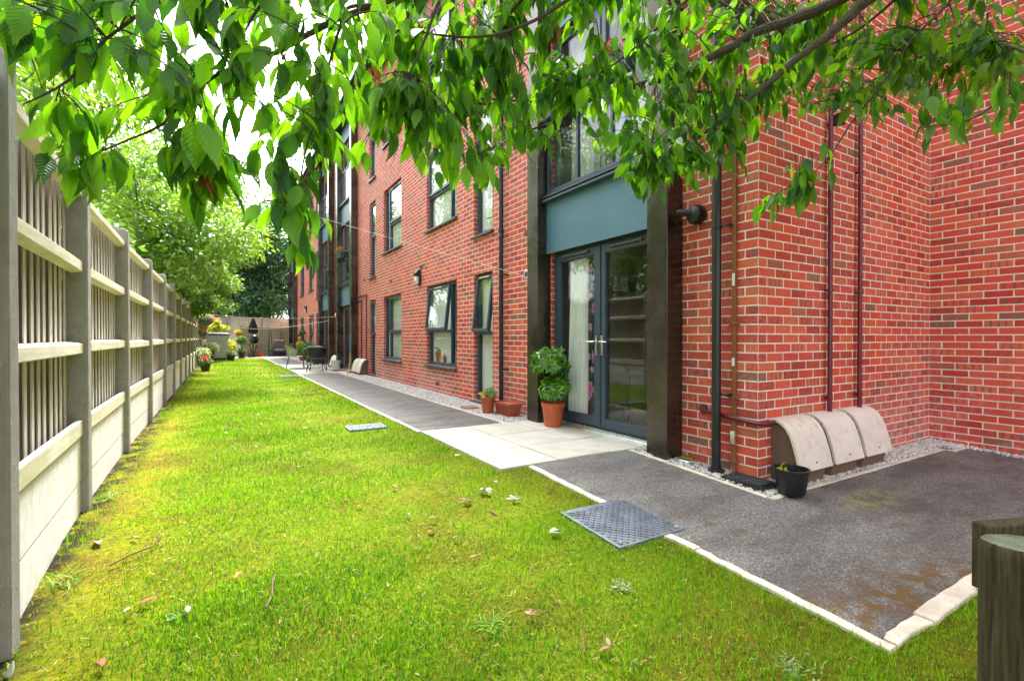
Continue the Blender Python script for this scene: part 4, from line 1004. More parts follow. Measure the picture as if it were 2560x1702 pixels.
TW=[(1.62,1.56,1.89,9),(2.73,1.33,2.77,9),(0.92,2.08,2.39,9),(1.54,1.49,1.76,9),(0.81,1.62,1.77,9),(0.05,1.58,2.21,9),(1.16,1.86,2.09,9),(0.42,1.69,2.04,9),(-0.27,2.29,2.03,9),(1.47,1.53,2.13,9),(0.03,1.52,1.92,9),(3.76,1.00,2.63,9),(4.00,1.15,3.08,9),(1.46,1.77,2.60,9),(3.18,1.13,2.80,9),(-0.39,1.40,1.79,9),(1.99,1.67,2.62,9),(1.49,1.65,2.25,9),(1.02,1.60,2.04,9),(2.04,2.43,3.22,9),(3.92,0.88,2.90,9),(0.61,1.70,1.81,9),(2.23,1.74,2.35,9),(0.53,1.62,2.30,9),(2.80,1.16,2.97,9),(0.92,1.84,2.14,9),(0.95,2.64,2.41,9),(3.28,1.00,2.57,9),(-0.43,1.71,2.09,9),(-0.10,1.60,1.83,9),(2.59,2.02,3.55,9),(2.93,1.35,2.68,9),(2.93,1.14,3.06,9),(2.11,2.02,2.27,9),(-0.07,1.37,1.69,9),(2.05,1.70,2.41,9),(2.24,1.47,2.13,9),(2.16,1.87,3.03,9),(-0.31,1.67,1.91,9),(0.35,1.27,1.93,9),(0.80,1.68,2.52,9),(-0.34,1.58,1.65,9),(-0.34,1.62,1.59,9),(2.01,1.97,3.05,9),(2.60,1.38,2.42,9),(1.17,1.79,2.13,9),(2.31,1.37,2.24,9),(2.40,2.13,2.52,9),(2.13,1.40,2.50,9),(2.87,1.16,2.63,9),(0.63,2.09,2.70,9),(1.99,1.35,2.07,9),(3.76,0.81,3.13,9),(-0.03,1.53,1.65,9),(3.15,1.07,2.44,9),(1.01,1.83,2.61,9),(3.22,1.16,3.08,9),(-0.06,1.69,1.89,9),(0.21,1.36,1.80,9),(2.59,1.46,2.54,9),(0.30,1.67,1.76,9),(1.79,1.60,1.90,9),(-0.41,1.80,1.75,9),(0.63,1.77,2.01,9),(1.23,1.62,2.68,9),(3.53,1.24,3.24,9),(1.28,1.67,2.16,9),(1.91,1.48,2.25,9),(2.85,1.71,3.07,9),(0.46,2.32,2.14,9),(0.85,1.89,2.07,9),(1.48,1.72,2.42,9),(0.68,1.78,2.46,9),(4.11,0.84,3.08,9),(3.54,0.93,2.54,9),(1.08,1.87,2.24,9),(1.14,1.96,2.75,9),(0.96,1.85,2.02,9),(-0.07,1.53,1.93,9),(2.17,1.36,2.24,9),(0.04,1.49,1.81,9),(1.06,2.00,2.36,9),(0.15,1.43,1.98,9),(2.57,1.38,2.50,9),(1.83,1.55,2.32,9),(0.06,1.32,1.87,9),(1.70,1.53,2.72,9),(3.40,0.83,3.07,9),(-0.45,1.57,1.85,9),(-0.11,1.54,1.79,9),(1.92,1.55,2.91,9),(-0.34,2.04,2.15,9),(2.09,1.62,2.44,9),(1.18,1.86,2.86,9),(3.05,1.20,2.52,9),(1.97,1.52,2.06,9),(2.52,1.90,3.18,9),(-0.28,1.71,1.86,9),(1.75,1.80,2.71,9),(2.82,2.02,3.12,9),(-0.05,1.37,1.61,9),(0.85,1.88,2.48,9),(0.11,1.51,2.10,9),(2.32,1.42,2.23,9),(1.06,2.04,2.08,9),(3.12,1.15,3.18,9),(0.87,1.71,2.23,9),(0.55,1.74,2.43,9),(1.45,1.69,2.31,9),(1.37,1.52,2.07,9),(1.26,2.21,2.99,9),(1.38,1.87,2.33,9),(1.40,1.93,2.39,9),(3.51,1.02,3.19,9),(3.09,0.95,3.01,9),(3.35,0.99,3.12,9),(2.59,1.55,2.82,9),(0.31,2.16,2.06,9),(0.83,1.77,2.06,9),(0.16,1.64,2.26,9),(0.42,1.79,2.09,9),(2.77,1.59,3.10,9),(3.82,1.30,2.72,9),(1.54,1.57,2.75,9),(2.13,1.31,2.34,9),(0.76,2.13,2.13,9),(0.85,1.82,1.83,9),(0.62,1.79,2.30,9),(0.51,1.68,2.19,9),(1.27,1.58,2.21,9),(0.40,1.44,2.08,9),(1.98,1.42,2.15,9),(0.69,2.00,2.27,9),(1.41,1.56,2.64,9),(-0.07,1.75,2.09,9),(1.56,1.62,1.82,9),(1.55,1.64,2.16,9),(-0.07,1.61,1.96,9),(0.85,2.03,2.65,9),(3.80,0.94,2.60,9),(-0.44,1.61,1.96,9),(0.42,2.18,2.50,9),(1.34,1.80,2.38,9),(3.57,0.92,2.60,9),(3.11,1.04,3.06,9),(2.50,1.28,2.67,9),(0.64,1.88,2.41,9),(-0.09,1.91,1.82,9),(1.53,2.52,3.37,9),(0.75,1.79,1.80,9),(0.69,1.98,2.02,9),(-0.04,1.47,1.59,9),(0.96,1.87,1.82,9),(1.78,1.48,2.81,9),(0.52,1.80,2.20,9),(3.68,1.15,2.62,9),(1.28,1.75,2.53,9),(2.28,2.20,3.43,9),(3.47,1.17,2.67,9),(3.29,1.21,2.48,9),(1.22,1.86,2.62,9),(3.42,1.00,3.11,9),(-0.09,1.44,1.75,9),(1.89,1.54,2.64,9),(3.77,1.25,3.18,9),(-0.43,1.51,1.91,9),(2.01,2.21,3.08,9),(1.42,1.78,2.80,9),(3.20,1.20,2.90,9),(2.70,1.48,2.56,9),(1.11,1.72,1.97,9),(0.56,1.58,1.76,9),(1.52,1.58,2.75,9),(1.48,1.56,1.98,9),(3.58,1.18,3.34,9),(1.47,1.94,2.38,9),(1.71,1.62,1.89,9),(3.30,1.49,2.95,9),(0.17,1.65,2.25,9),(1.41,1.62,2.31,9),(1.49,1.50,1.87,9),(0.97,1.75,1.86,9),(0.96,1.79,2.62,9),(1.66,1.50,1.85,9),(0.98,1.71,1.90,9),(0.55,1.67,2.30,9),(-0.38,1.87,2.11,9),(0.08,1.80,2.38,9),(3.53,1.45,3.19,9),(0.48,1.61,1.78,9),(0.63,2.48,2.76,9),(2.06,1.64,2.23,9),(1.04,1.70,2.12,9),(0.02,1.60,1.62,9),(3.59,0.98,3.13,9),(3.59,0.98,2.71,9),(1.69,1.70,1.86,9),(0.87,1.74,2.29,9),(0.03,1.40,2.00,9),(3.23,1.03,2.89,9),(2.06,1.68,2.19,9),(2.19,1.68,2.94,9),(1.90,1.55,2.61,9),(1.35,1.59,2.26,9),(0.91,1.85,2.03,9),(1.66,1.61,1.89,9),(0.07,1.35,1.79,9),(1.23,1.78,2.24,9),(1.98,1.54,2.62,9),(-0.50,1.77,1.93,9),(1.99,1.68,2.13,9),(-0.27,1.79,1.74,9),(-0.37,2.30,2.29,9),(0.42,1.68,1.90,9),(4.05,0.89,2.76,9),(1.63,1.57,1.87,9),(0.01,1.41,1.68,9),(0.60,1.77,2.00,9),(3.77,1.00,2.69,9),(3.12,1.99,2.74,9),(1.82,1.44,2.32,9),(1.13,1.97,2.59,9),(1.82,1.40,1.86,9),(0.58,1.84,1.90,9),(1.14,1.82,2.12,9),(4.51,0.97,3.32,9),(3.43,0.83,2.47,9),(-0.27,1.49,1.97,9),(1.31,1.85,2.05,9),(0.27,1.39,2.07,9),(2.69,1.40,2.76,9),(3.48,0.74,2.47,9),(-0.44,2.39,2.42,9),(2.86,1.12,2.47,9),(2.05,1.60,2.33,9),(3.88,0.82,2.71,9),(3.40,0.99,2.76,9),(3.10,1.16,2.88,9),(1.71,1.42,2.73,9),(1.04,2.08,2.19,9),(-0.38,1.66,1.98,9),(0.38,1.54,1.82,9),(1.15,1.63,2.36,9),(3.08,1.18,2.46,9),(3.40,1.66,2.78,9),(0.13,2.18,2.37,9),(0.90,1.83,1.82,9),(1.81,1.41,2.56,9),(0.13,1.61,2.22,9),(3.07,1.20,2.64,9),(2.46,1.39,2.63,9),(0.14,1.35,1.88,9),(1.84,2.89,3.19,9),(2.70,1.25,2.55,9),(0.06,1.47,2.03,9),(1.82,1.54,2.19,9),(3.18,1.32,3.30,9),(1.59,1.35,2.24,9),(2.47,1.54,2.51,9),(1.20,1.84,2.64,9),(0.76,1.78,2.62,9),(3.59,0.82,2.93,9),(3.63,1.17,2.63,9),(2.48,1.40,2.50,9),(2.49,1.75,2.87,9),(-0.00,1.47,2.09,9),(-0.17,1.68,1.76,9),(0.86,1.74,2.21,9),(0.05,1.46,1.77,9),(0.23,1.58,2.14,9),(3.73,0.87,2.57,9),(0.03,1.52,1.58,9),(0.95,2.68,2.63,9),(0.78,2.44,2.23,9),(0.01,1.31,1.99,9),(-0.41,1.38,1.79,9),(3.85,1.03,3.13,9),(0.01,2.12,2.06,9),(4.49,0.96,3.42,9),(0.18,1.54,1.73,9),(1.98,1.45,2.61,9),(0.42,1.73,1.99,9),(4.76,1.15,3.53,9),(2.88,1.36,2.52,9),(0.12,1.40,1.84,9),(3.25,2.14,2.74,9),(3.15,1.95,3.36,9),(3.36,1.59,2.81,9),(2.29,1.34,2.44,9),(0.71,1.72,1.98,9),(2.81,1.24,2.53,9),(3.17,1.15,2.90,9),(0.01,1.58,1.97,9),(1.99,2.43,3.28,9),(1.94,2.09,2.83,9),(1.44,2.19,2.44,9),(3.52,1.06,2.80,9),(1.50,1.94,2.25,9),(3.08,1.80,3.29,9),(3.87,1.36,2.76,9),(0.96,1.79,1.86,9),(0.20,1.48,1.86,9),(2.92,1.77,3.38,9),(3.25,1.19,2.81,9),(1.12,1.91,2.68,9),(1.17,2.28,2.32,9),(1.89,1.75,1.99,9),(1.19,1.75,1.96,9),(0.23,1.59,1.77,9),(0.07,1.37,1.70,9),(2.21,1.56,2.25,9),(1.01,1.76,1.97,9),(2.12,1.55,2.38,9),(4.08,1.18,3.09,9),(1.85,1.46,2.71,9),(2.76,1.53,3.18,9),(1.16,1.86,2.68,9),(1.41,1.79,2.62,9),(2.60,2.10,3.61,9),(0.26,1.72,1.81,9),(2.15,1.90,3.20,9),(1.72,1.43,2.10,9),(-0.27,1.63,1.96,9),(1.72,1.48,2.15,9),(1.16,1.75,2.27,9),(2.91,1.28,2.61,9),(-0.33,1.85,1.94,9),(1.59,1.46,2.25,9),(2.30,1.39,2.29,9),(2.25,1.40,2.72,9),(-0.03,1.55,2.14,9),(2.09,1.39,2.18,9),(0.51,1.84,2.47,9),(0.07,1.50,1.87,9),(3.33,1.93,3.37,9),(2.07,1.73,2.22,9),(1.01,1.82,2.44,9),(2.71,1.45,2.40,9),(4.50,1.22,2.94,9),(2.20,1.55,2.17,9),(3.92,1.46,2.73,9),(0.13,1.47,2.03,9),(4.12,0.86,2.66,9),(3.41,1.21,3.00,9),(1.04,1.66,2.49,9),(0.37,1.61,2.21,9),(2.52,1.27,2.71,9),(3.38,2.33,2.91,9),(1.68,2.02,2.51,9),(-0.28,1.57,1.79,9),(4.04,1.60,3.79,9),(2.02,1.42,1.93,9),(1.54,1.56,2.55,9),(-0.34,1.76,1.88,9),(0.46,2.36,2.13,9),(-0.61,2.42,2.40,9),(1.32,2.23,2.85,9),(1.75,1.52,2.20,9),(1.12,2.24,2.92,9),(0.61,1.67,2.41,9),(2.86,1.25,2.69,9),(2.33,2.32,3.57,9),(2.16,1.56,2.23,9),(1.84,1.54,2.00,9),(0.62,2.00,2.54,9),(-0.12,1.62,1.75,9),(2.41,1.35,2.65,9),(0.45,1.63,1.95,9),(1.93,1.47,2.15,9),(3.43,0.96,2.46,9),(0.88,1.76,2.25,9),(2.13,1.54,2.15,9),(3.34,0.92,2.79,9),(3.28,1.21,2.46,9),(2.83,1.43,2.52,9),(3.78,1.38,2.65,9),(0.79,1.74,2.13,9),(0.11,2.03,2.25,9),(0.82,1.85,2.12,9),(1.39,1.83,2.18,9),(1.25,1.66,2.24,9),(3.16,1.54,2.71,9),(2.28,1.83,2.19,9),(2.81,1.32,2.86,9),(1.15,2.15,2.76,9),(1.11,1.74,2.59,9),(1.85,1.51,2.15,9),(2.21,1.54,2.42,9),(-0.02,1.51,1.86,9),(1.61,1.62,2.17,9),(3.25,1.32,2.44,9),(1.47,1.61,1.99,9),(-0.03,1.59,1.71,9),(0.91,2.33,1.99,9),(2.06,1.95,2.08,9),(1.72,1.63,2.46,9),(2.08,1.52,2.44,9),(2.99,1.26,3.02,9),(1.85,2.08,2.35,9),(-0.00,1.98,1.95,9),(1.45,1.42,2.08,9),(2.42,1.34,2.41,9),(1.64,1.67,2.62,9),(4.99,1.47,3.31,9),(1.04,1.82,2.70,9),(0.62,1.61,2.16,9),(2.32,1.84,2.91,9),(2.79,1.30,2.53,9),(0.61,1.70,2.13,9),(0.91,1.82,1.89,9),(1.54,1.60,2.03,9),(0.28,1.54,1.71,9),(-0.03,1.53,1.94,9),(1.24,2.38,3.22,9),(0.43,2.31,2.54,9),(3.08,1.25,2.69,9),(2.66,1.21,2.84,9),(0.34,1.63,1.99,9),(-0.25,1.48,1.95,9),(2.02,1.60,2.23,9),(2.99,1.81,3.50,9),(1.65,2.39,3.14,9),(2.73,2.00,2.26,9),(2.00,1.37,2.06,9),(4.48,1.24,3.46,9),(2.82,1.19,2.73,9),(3.83,0.89,3.22,9),(-0.39,1.80,1.78,9),(1.41,1.72,2.68,9),(0.30,1.86,2.27,9),(2.92,1.21,2.58,9),(0.96,1.67,2.09,9),(0.51,1.60,1.86,9),(3.50,2.00,3.11,9),(-0.35,1.45,1.93,9),(3.66,0.93,3.19,9),(0.10,1.45,2.02,9),(0.83,1.87,2.06,9),(3.01,1.43,2.98,9),(1.18,1.70,2.69,9),(3.89,0.80,3.05,9),(0.44,1.54,1.88,9),(2.05,2.36,2.76,9),(3.58,1.36,3.42,9),(1.52,1.57,2.76,9),(1.28,1.62,2.71,9),(0.05,1.54,1.89,9),(1.70,1.57,2.85,9),(-0.37,1.49,1.84,9),(-0.03,1.52,1.55,9),(0.96,2.03,2.37,9),(3.80,0.79,2.68,9),(0.72,1.71,1.98,9),(3.88,1.70,3.65,9),(2.96,0.95,2.52,9),(0.84,1.68,2.29,9),(3.16,1.72,3.00,9),(3.38,0.95,2.69,9),(2.13,1.60,2.28,9),(0.94,1.78,2.53,9),(1.19,1.77,2.76,9),(-0.43,1.47,1.79,9),(2.47,2.12,3.18,9),(0.76,2.89,3.29,9),(1.02,1.81,2.51,9),(1.16,2.66,2.14,9),(3.80,1.23,2.71,9),(1.87,1.45,1.91,9),(1.39,1.50,2.50,9),(1.72,1.57,2.09,9),(-0.24,1.53,1.55,9),(1.05,2.39,2.62,9),(0.81,1.80,2.23,9),(2.73,1.81,3.44,9),(1.77,1.40,1.81,9),(0.69,1.69,2.55,9),(0.60,1.81,2.43,9),(2.22,1.51,2.32,9),(2.83,1.38,3.01,9),(-0.27,1.53,1.61,9),(3.80,1.21,3.03,9),(2.41,1.41,2.34,9),(3.28,1.01,2.93,9),(-0.60,2.01,2.22,9),(2.78,2.05,2.67,9),(1.30,1.78,2.61,9),(1.14,1.87,2.06,9),(1.22,1.95,2.79,9),(0.44,1.70,1.86,9),(2.45,1.95,3.12,9),(0.49,1.64,1.96,9),(3.06,1.23,3.02,9),(-0.01,1.46,1.98,9),(1.24,2.05,2.43,9),(0.66,2.41,2.92,9),(1.90,1.66,2.62,9),(1.70,1.46,2.19,9),(4.45,1.36,3.10,9),(0.76,1.81,1.98,9),(3.63,0.87,2.53,9),(-0.33,1.59,1.53,9),(-0.28,1.58,1.53,7),(-0.36,1.61,1.55,6),(-0.07,1.53,1.49,9),(-0.03,1.51,1.48,8),(-0.00,1.51,1.52,7),(0.14,1.48,1.50,8),(0.10,1.45,1.45,5),(0.18,1.44,1.37,9),(0.20,1.43,1.35,7),(0.19,1.45,1.45,9),(0.22,1.42,1.44,7),(0.16,1.49,1.54,7),(0.25,1.48,1.56,7),(1.70,1.61,1.84,9),(1.65,1.64,1.80,8),(1.74,1.59,1.80,6),(2.45,1.31,1.82,9),(2.34,1.38,1.78,8),(2.29,1.41,1.74,7),(2.40,1.34,1.84,7),(2.44,0.82,1.93,7),(2.54,0.76,1.95,6),(2.66,0.68,2.00,7),(0.97,2.10,1.86,8),(1.06,2.05,1.86,9),(0.88,2.15,1.88,7),(1.91,1.54,1.84,8),(1.25,1.93,1.92,5),(0.43,1.72,1.75,8),(0.32,1.55,1.68,8),(2.00,1.37,1.88,7),(2.65,1.21,2.25,8),(2.75,1.16,2.19,9),(2.84,1.10,2.21,8),(2.55,1.28,1.93,4),(1.84,1.58,2.00,9),(1.53,1.77,2.02,9),(2.43,1.32,1.84,9),(2.38,1.35,1.80,9),(2.32,1.39,1.78,9),(2.28,1.41,1.74,8),(2.42,1.33,1.80,9),(2.47,1.30,1.85,8),(2.27,1.44,1.76,7),(2.42,0.83,1.97,8),(2.48,0.79,1.94,8),(2.59,0.73,1.97,8),(2.69,0.67,2.00,8),(2.74,0.64,2.02,8),(2.68,1.66,2.61,9),(3.67,1.31,2.57,9),(2.99,1.58,2.67,9),(2.60,1.66,2.78,9),(3.03,1.65,2.87,9),(4.07,1.01,2.75,9),(3.81,1.18,2.65,9),(2.45,1.58,2.39,9),(2.97,1.62,2.70,9),(4.06,1.26,2.95,9),(3.47,1.23,2.51,9),(2.86,1.73,2.96,9),(3.09,1.33,2.63,9),(2.73,1.49,2.59,9),(4.28,1.15,3.02,9),(4.05,1.13,2.83,9),(3.69,1.37,2.81,9),(4.13,1.19,2.98,9),(2.71,1.69,2.89,9),(3.05,1.48,2.70,9),(3.62,1.50,2.63,9),(3.24,1.51,2.83,9),(3.09,1.65,2.80,9),(2.84,1.82,2.63,9),(3.21,1.44,2.80,9),(3.13,1.53,2.56,9),(3.16,1.53,2.57,9),(2.84,1.62,2.71,9),(3.86,0.98,2.73,9),(4.26,1.04,2.84,9),(2.58,1.52,2.59,9),(3.56,0.97,2.54,9),(2.52,1.49,2.55,9),(3.15,1.29,2.50,9),(2.66,1.46,2.60,9),(4.00,1.13,2.96,9),(3.32,1.56,2.67,9),(3.16,1.80,2.72,9),(3.26,1.23,2.54,9),(3.13,1.71,2.68,9),(2.84,1.51,2.78,9),(3.89,1.38,2.92,9),(3.80,1.14,2.52,9),(3.24,1.01,2.31,9),(3.67,1.37,2.94,9),(2.86,1.48,2.50,9),(3.88,1.34,2.74,9),(3.99,1.10,2.78,9),(3.07,1.67,2.95,9),(3.87,1.03,2.57,9),(3.55,1.26,2.59,9),(3.05,1.40,2.47,9),(4.13,1.10,2.64,9),(4.21,1.21,2.61,9),(3.52,1.41,2.82,9),(3.48,0.86,2.44,9),(2.92,1.81,2.80,9),(3.85,1.04,2.74,9),(2.93,1.16,2.64,9),(3.66,1.44,2.81,9),(2.75,1.49,2.43,9),(3.08,1.19,2.45,9),(4.36,1.11,2.62,9),(2.79,1.79,2.67,9),(3.47,0.95,2.65,9),(3.33,0.98,2.60,9),(2.82,1.67,2.62,9),(3.20,1.00,2.36,9),(4.30,1.11,2.65,9),(3.45,1.06,2.62,9),(3.85,1.01,2.70,9),(3.76,1.24,2.66,9),(3.72,1.32,2.77,9),(3.51,1.56,2.95,9),(3.47,0.98,2.45,9),(3.03,1.87,2.63,9),(2.67,1.33,2.43,9),(3.08,1.37,2.53,9),(3.39,1.00,2.36,9),(3.29,1.10,2.60,9),(3.43,1.59,2.84,9),(3.27,1.01,2.70,9),(4.08,0.98,2.69,9),(3.18,1.47,2.54,9),(3.68,1.35,2.90,9),(3.02,1.60,2.88,9),(3.58,1.03,2.68,9),(3.06,1.72,2.73,9),(2.87,1.64,2.67,9),(2.66,1.55,2.57,9),(2.64,1.41,2.31,9),(3.05,1.42,2.58,9),(2.53,1.60,2.42,9),(3.58,1.57,2.65,9),(4.10,1.08,2.81,9),(1.83,1.80,2.77,9),(0.85,1.87,2.25,9),(1.15,2.18,2.79,9),(0.86,1.82,2.10,9),(1.29,2.14,2.77,9),(0.86,1.91,2.17,9),(1.61,1.44,2.21,9),(1.27,1.74,2.56,9),(0.87,2.11,2.35,9),(1.21,2.15,2.86,9),(0.82,1.74,2.33,9),(1.20,1.87,2.48,9),(1.22,2.04,2.66,9),(1.08,1.91,2.50,9),(0.96,1.70,2.16,9),(1.05,1.76,2.37,9),(1.58,1.57,2.47,9),(1.17,1.67,2.16,9),(1.50,1.50,2.11,9),(0.93,1.87,2.21,9),(1.07,2.00,2.69,9),(1.75,1.58,2.25,9),(1.29,1.90,2.22,9),(1.81,1.62,2.39,9),(1.38,1.56,2.51,9),(1.01,2.31,2.34,9),(1.25,1.55,2.45,9),(1.14,1.67,2.36,9),(0.98,2.18,2.44,9),(0.84,1.92,2.44,9),(1.30,1.72,2.33,9),(1.55,1.50,2.40,9),(1.70,1.81,2.36,9),(0.97,1.95,2.56,9),(1.79,1.58,2.40,9),(1.03,1.72,2.07,9),(1.46,1.91,2.43,9),(1.49,1.51,2.39,9),(1.64,1.43,2.31,9),(1.05,2.18,2.37,9),(1.42,1.83,2.54,9),(1.88,1.64,2.48,9),(1.65,1.57,2.28,9),(1.08,2.15,2.43,9),(1.55,1.37,2.44,9),(1.26,1.52,2.11,9),(1.59,1.96,2.74,9),(1.25,2.01,2.76,9),(1.00,1.71,2.32,9),(1.06,1.76,2.51,9),(1.43,1.83,2.59,9),(1.46,1.36,2.21,9),(1.65,1.47,2.52,9),(1.26,1.70,2.30,9),(1.22,1.80,2.34,9),(0.47,1.68,1.87,9),(0.47,1.67,1.90,9),(0.53,1.73,1.96,9),(0.53,1.69,1.88,9),(0.54,1.67,1.91,9),(0.54,1.63,1.90,9),(0.57,1.54,1.84,9),(0.57,1.59,1.84,9),(0.70,1.83,1.99,9),(0.58,1.55,1.73,9),(0.68,1.68,1.80,9),(0.80,1.96,1.96,9),(0.69,1.62,1.86,9),(0.77,1.73,1.81,9),(0.76,1.63,1.73,9),(0.84,1.83,1.81,9),(0.83,1.72,1.80,9),(0.92,1.89,1.88,9),(0.79,1.50,1.68,9),(0.94,1.81,1.97,9),(0.95,1.76,1.84,9),(0.95,1.74,1.98,9),(0.98,1.73,1.98,9),(1.00,1.73,2.06,9),(1.04,1.67,1.99,9),(1.22,1.97,2.10,9),(1.20,1.87,2.04,9),(1.27,2.00,2.19,9),(1.17,1.74,2.10,9),(1.18,1.77,2.16,9),(1.26,1.77,2.07,9),(1.23,1.73,2.11,9),(1.27,1.69,2.21,9),(1.34,1.82,2.21,9),(1.42,1.83,2.23,9),(1.30,1.64,2.21,9),(1.46,1.80,2.29,9),(1.47,1.83,2.32,9),(1.47,1.71,2.19,9),(1.51,1.75,2.28,9),(1.42,1.62,2.01,9),(1.61,1.80,2.09,9),(1.56,1.67,1.98,9),(1.54,1.64,2.07,9),(1.50,1.53,1.85,9),(1.68,1.73,1.95,9),(1.49,1.48,1.85,9),(1.76,1.70,1.99,9),(1.64,1.55,1.84,9),(1.73,1.62,1.86,9),(1.67,1.49,1.85,9),(1.68,1.51,1.88,9),(1.64,1.41,1.98,9),(1.61,1.37,1.91,9),(1.78,1.48,2.05,9),(1.80,1.49,1.96,9),(1.93,1.51,1.92,9),(1.92,1.51,1.96,9),(2.07,1.57,2.02,9),(1.92,1.46,2.11,9),(1.89,1.40,2.01,9),(2.04,1.52,2.11,9),(2.11,1.48,1.99,9),(2.08,1.46,2.10,9),(2.11,1.44,2.00,9),(2.09,1.43,2.00,9),(2.28,1.48,2.21,9),(2.30,1.48,2.22,9)]
DEADLEAF=[(-0.022,1.503,1.526),(0.503,1.912,2.137),(0.260,1.591,1.923),(1.177,1.627,2.360)]

CT = thing('cherry_tree', (3.0, -.95, zg(0,-.95)), 'cherry tree with long drooping leafy branches hanging across the top of the picture', 'tree')
FK = Vector((2.95, -.45, 2.75))
mb = MB(); mb.tube([(3.0,-.95,-.4),(3.0,-.93,.1),(3.0,-.85,1.0),(2.98,-.65,1.9),FK,(2.9,-.2,3.5),(2.7,.1,4.6)], [.16,.13,.115,.105,.095,.05,.015], 16)
mb.build('trunk', 'bark', CT, smooth=True)
bp = []
heads = {k: BR[k][0] for k in BR}
for nm, p in BR.items():
    pts = [Vector(q[:3]) for q in p]; rad = [q[3] for q in p]
    if nm in ('B1', 'B3', 'B4', 'B7', 'B9', 'B11', 'B12', 'B16', 'B18', 'B6'):
        src = FK if nm != 'B16' else FK; m = (src+pts[0])/2; m.z = max(m.z, pts[0].z)+.12
        pre = [src, src*.6+m*.4+Vector((0,0,.1)), m, m*.4+pts[0]*.6+Vector((0,0,.03))]
        pts = pre+pts; rad = [max(.03, rad[0]*1.5), rad[0]*1.4, rad[0]*1.2, rad[0]*1.1]+rad
    # densify with slight kinks
    Q = []; RR = []
    for i in range(len(pts)-1):
        p0 = pts[max(i-1,0)]; p1 = pts[i]; p2 = pts[i+1]; p3 = pts[min(i+2, len(pts)-1)]
        for s_ in range(4):
            u = s_/4; u2, u3 = u*u, u*u*u
            q = .5*((2*p1)+(p2-p0)*u+(2*p0-5*p1+4*p2-p3)*u2+(3*p1-p0-3*p2+p3)*u3)
            q += Vector([random.uniform(-1, 1)*rad[i]*.22 for _ in range(3)]); Q.append(q); RR.append((rad[i]*(1-u)+rad[i+1]*u)*random.uniform(.93, 1.09))
    Q.append(pts[-1]); RR.append(rad[-1])
    MB().tube(Q, RR, 9).build('branch', 'bark', CT, smooth=True)
    bp += [(q, r_) for q, r_ in zip(Q, RR) if r_ < .03]
bpa = np.array([q for q, _ in bp]); bpr = np.array([r_ for _, r_ in bp])
# extra twigs above and behind the viewer: the rest of the crown
r = np.random.default_rng(77); TW2 = list(TW)
for _ in range(300):
    a = r.uniform(0, 6.28); rr_ = 2.9*math.sqrt(r.random()); x = 1.3+rr_*math.cos(a); y = -.5+rr_*math.sin(a)*.7; z = 2.9+abs(r.normal(0, .7))+.18*math.hypot(x-2.2, y)
    zc = .5114*x+.8593*y
    if zc > .4 and (z-1.09)/zc < .78: continue
    if x > 6 or x < -1.2: continue
    TW2.append((x, y, z, 11))
for _ in range(460):      # sprays added over the lawn, higher than the view, to shade its near end
    x, y = r.uniform(-.7, 3.0), r.uniform(.8, 5.4); zc = .5114*x+.8593*y
    if zc < .6: continue
    TW2.append((x, y, 1.09+.78*zc+abs(r.normal(.1, .5)), 12))
tv = []; LP = []; LD = []; LN = []; LL = []
twigs = MB()
for (x, y, z, n) in TW2:
    T = np.array([x, y, z]); dist = np.linalg.norm(bpa-T, axis=1)+np.maximum(0, T[2]-bpa[:, 2])*.25; i = int(np.argmin(dist)); S0 = bpa[i]
    dd = T-S0; ln = np.linalg.norm(dd)
    if ln < .08: S0 = T-np.array([.05, .02, -.12]); dd = T-S0; ln = np.linalg.norm(dd)
    up = np.array([0, 0, .18*ln]); c1 = S0+dd*.4+up+r.normal(0, .03*ln, 3)
    pts = [S0*(1-u)**2+c1*2*u*(1-u)+T*u*u for u in np.linspace(0, 1, 7)]
    r0 = min(.0042, max(.0018, bpr[i]*.6))
    twigs.tube(pts, list(np.linspace(r0, .0011, 7)), 5, cap=False)
    lead = unit(pts[-1]-pts[-2])
    span = min(.34, ln)
    for k in range(n):
        u = 1-(k/max(1, n-1))**1.1*span/max(ln, .05); u = max(.05, u); pos = S0*(1-u)**2+c1*2*u*(1-u)+T*u*u
        az = r.uniform(0, 6.28); out = np.array([math.cos(az), math.sin(az), 0])
        pet = pos+out*.016+np.array([0, 0, -.014])+lead*.012
        D = out*r.uniform(.25, .95)+lead*r.uniform(.1, .6)*(1.7 if x > 1.2 else 1)+np.array([0, 0, -r.uniform(.4, 1.5)*(.75 if x > 1.2 else 1)])
        N = out*.9+np.array([0, 0, .75])+r.normal(0, .45, 3)
        LP.append(pet); LD.append(D); LN.append(N); LL.append(r.uniform(.062, .125)*(.9 if x > 1.2 else 1)*(.55 if r.random() < .15 else 1))
        twigs.tube([pos, (pos+pet)/2+np.array([0, 0, .003]), pet], [.0011, .0009, .0008], 4, cap=False)
twigs.build('twigs', 'bark', CT, smooth=True)
LP, LD, LN, LL = map(np.array, (LP, LD, LN, LL))
far = np.linalg.norm(LP-np.array([0, 0, 1.09]), axis=1)
V, F, U, rn = leaves(LP, LD, LN, LL, LL*r.uniform(.34, .45, len(LL)), .28, .45, detail=3, rng=r, serr=.05)
np_mesh('foliage', V, F, 'cherry_leaf', CT, U, rn, smooth=True)
for q in DEADLEAF:
    for _ in range(3):
        p = np.array([q], float)+r.normal(0, .012, (1, 3))
        V, F, U, rn = leaves(p, np.array([[0, 0, -1.]])+r.normal(0, .2, (1, 3)), r.normal(0, 1, (1, 3)), np.array([.085]), np.array([.028]), .6, .3, detail=2, rng=r)
        np_mesh('withered_leaf', V, F, 'dead_leaf', CT, U, rn, smooth=True)

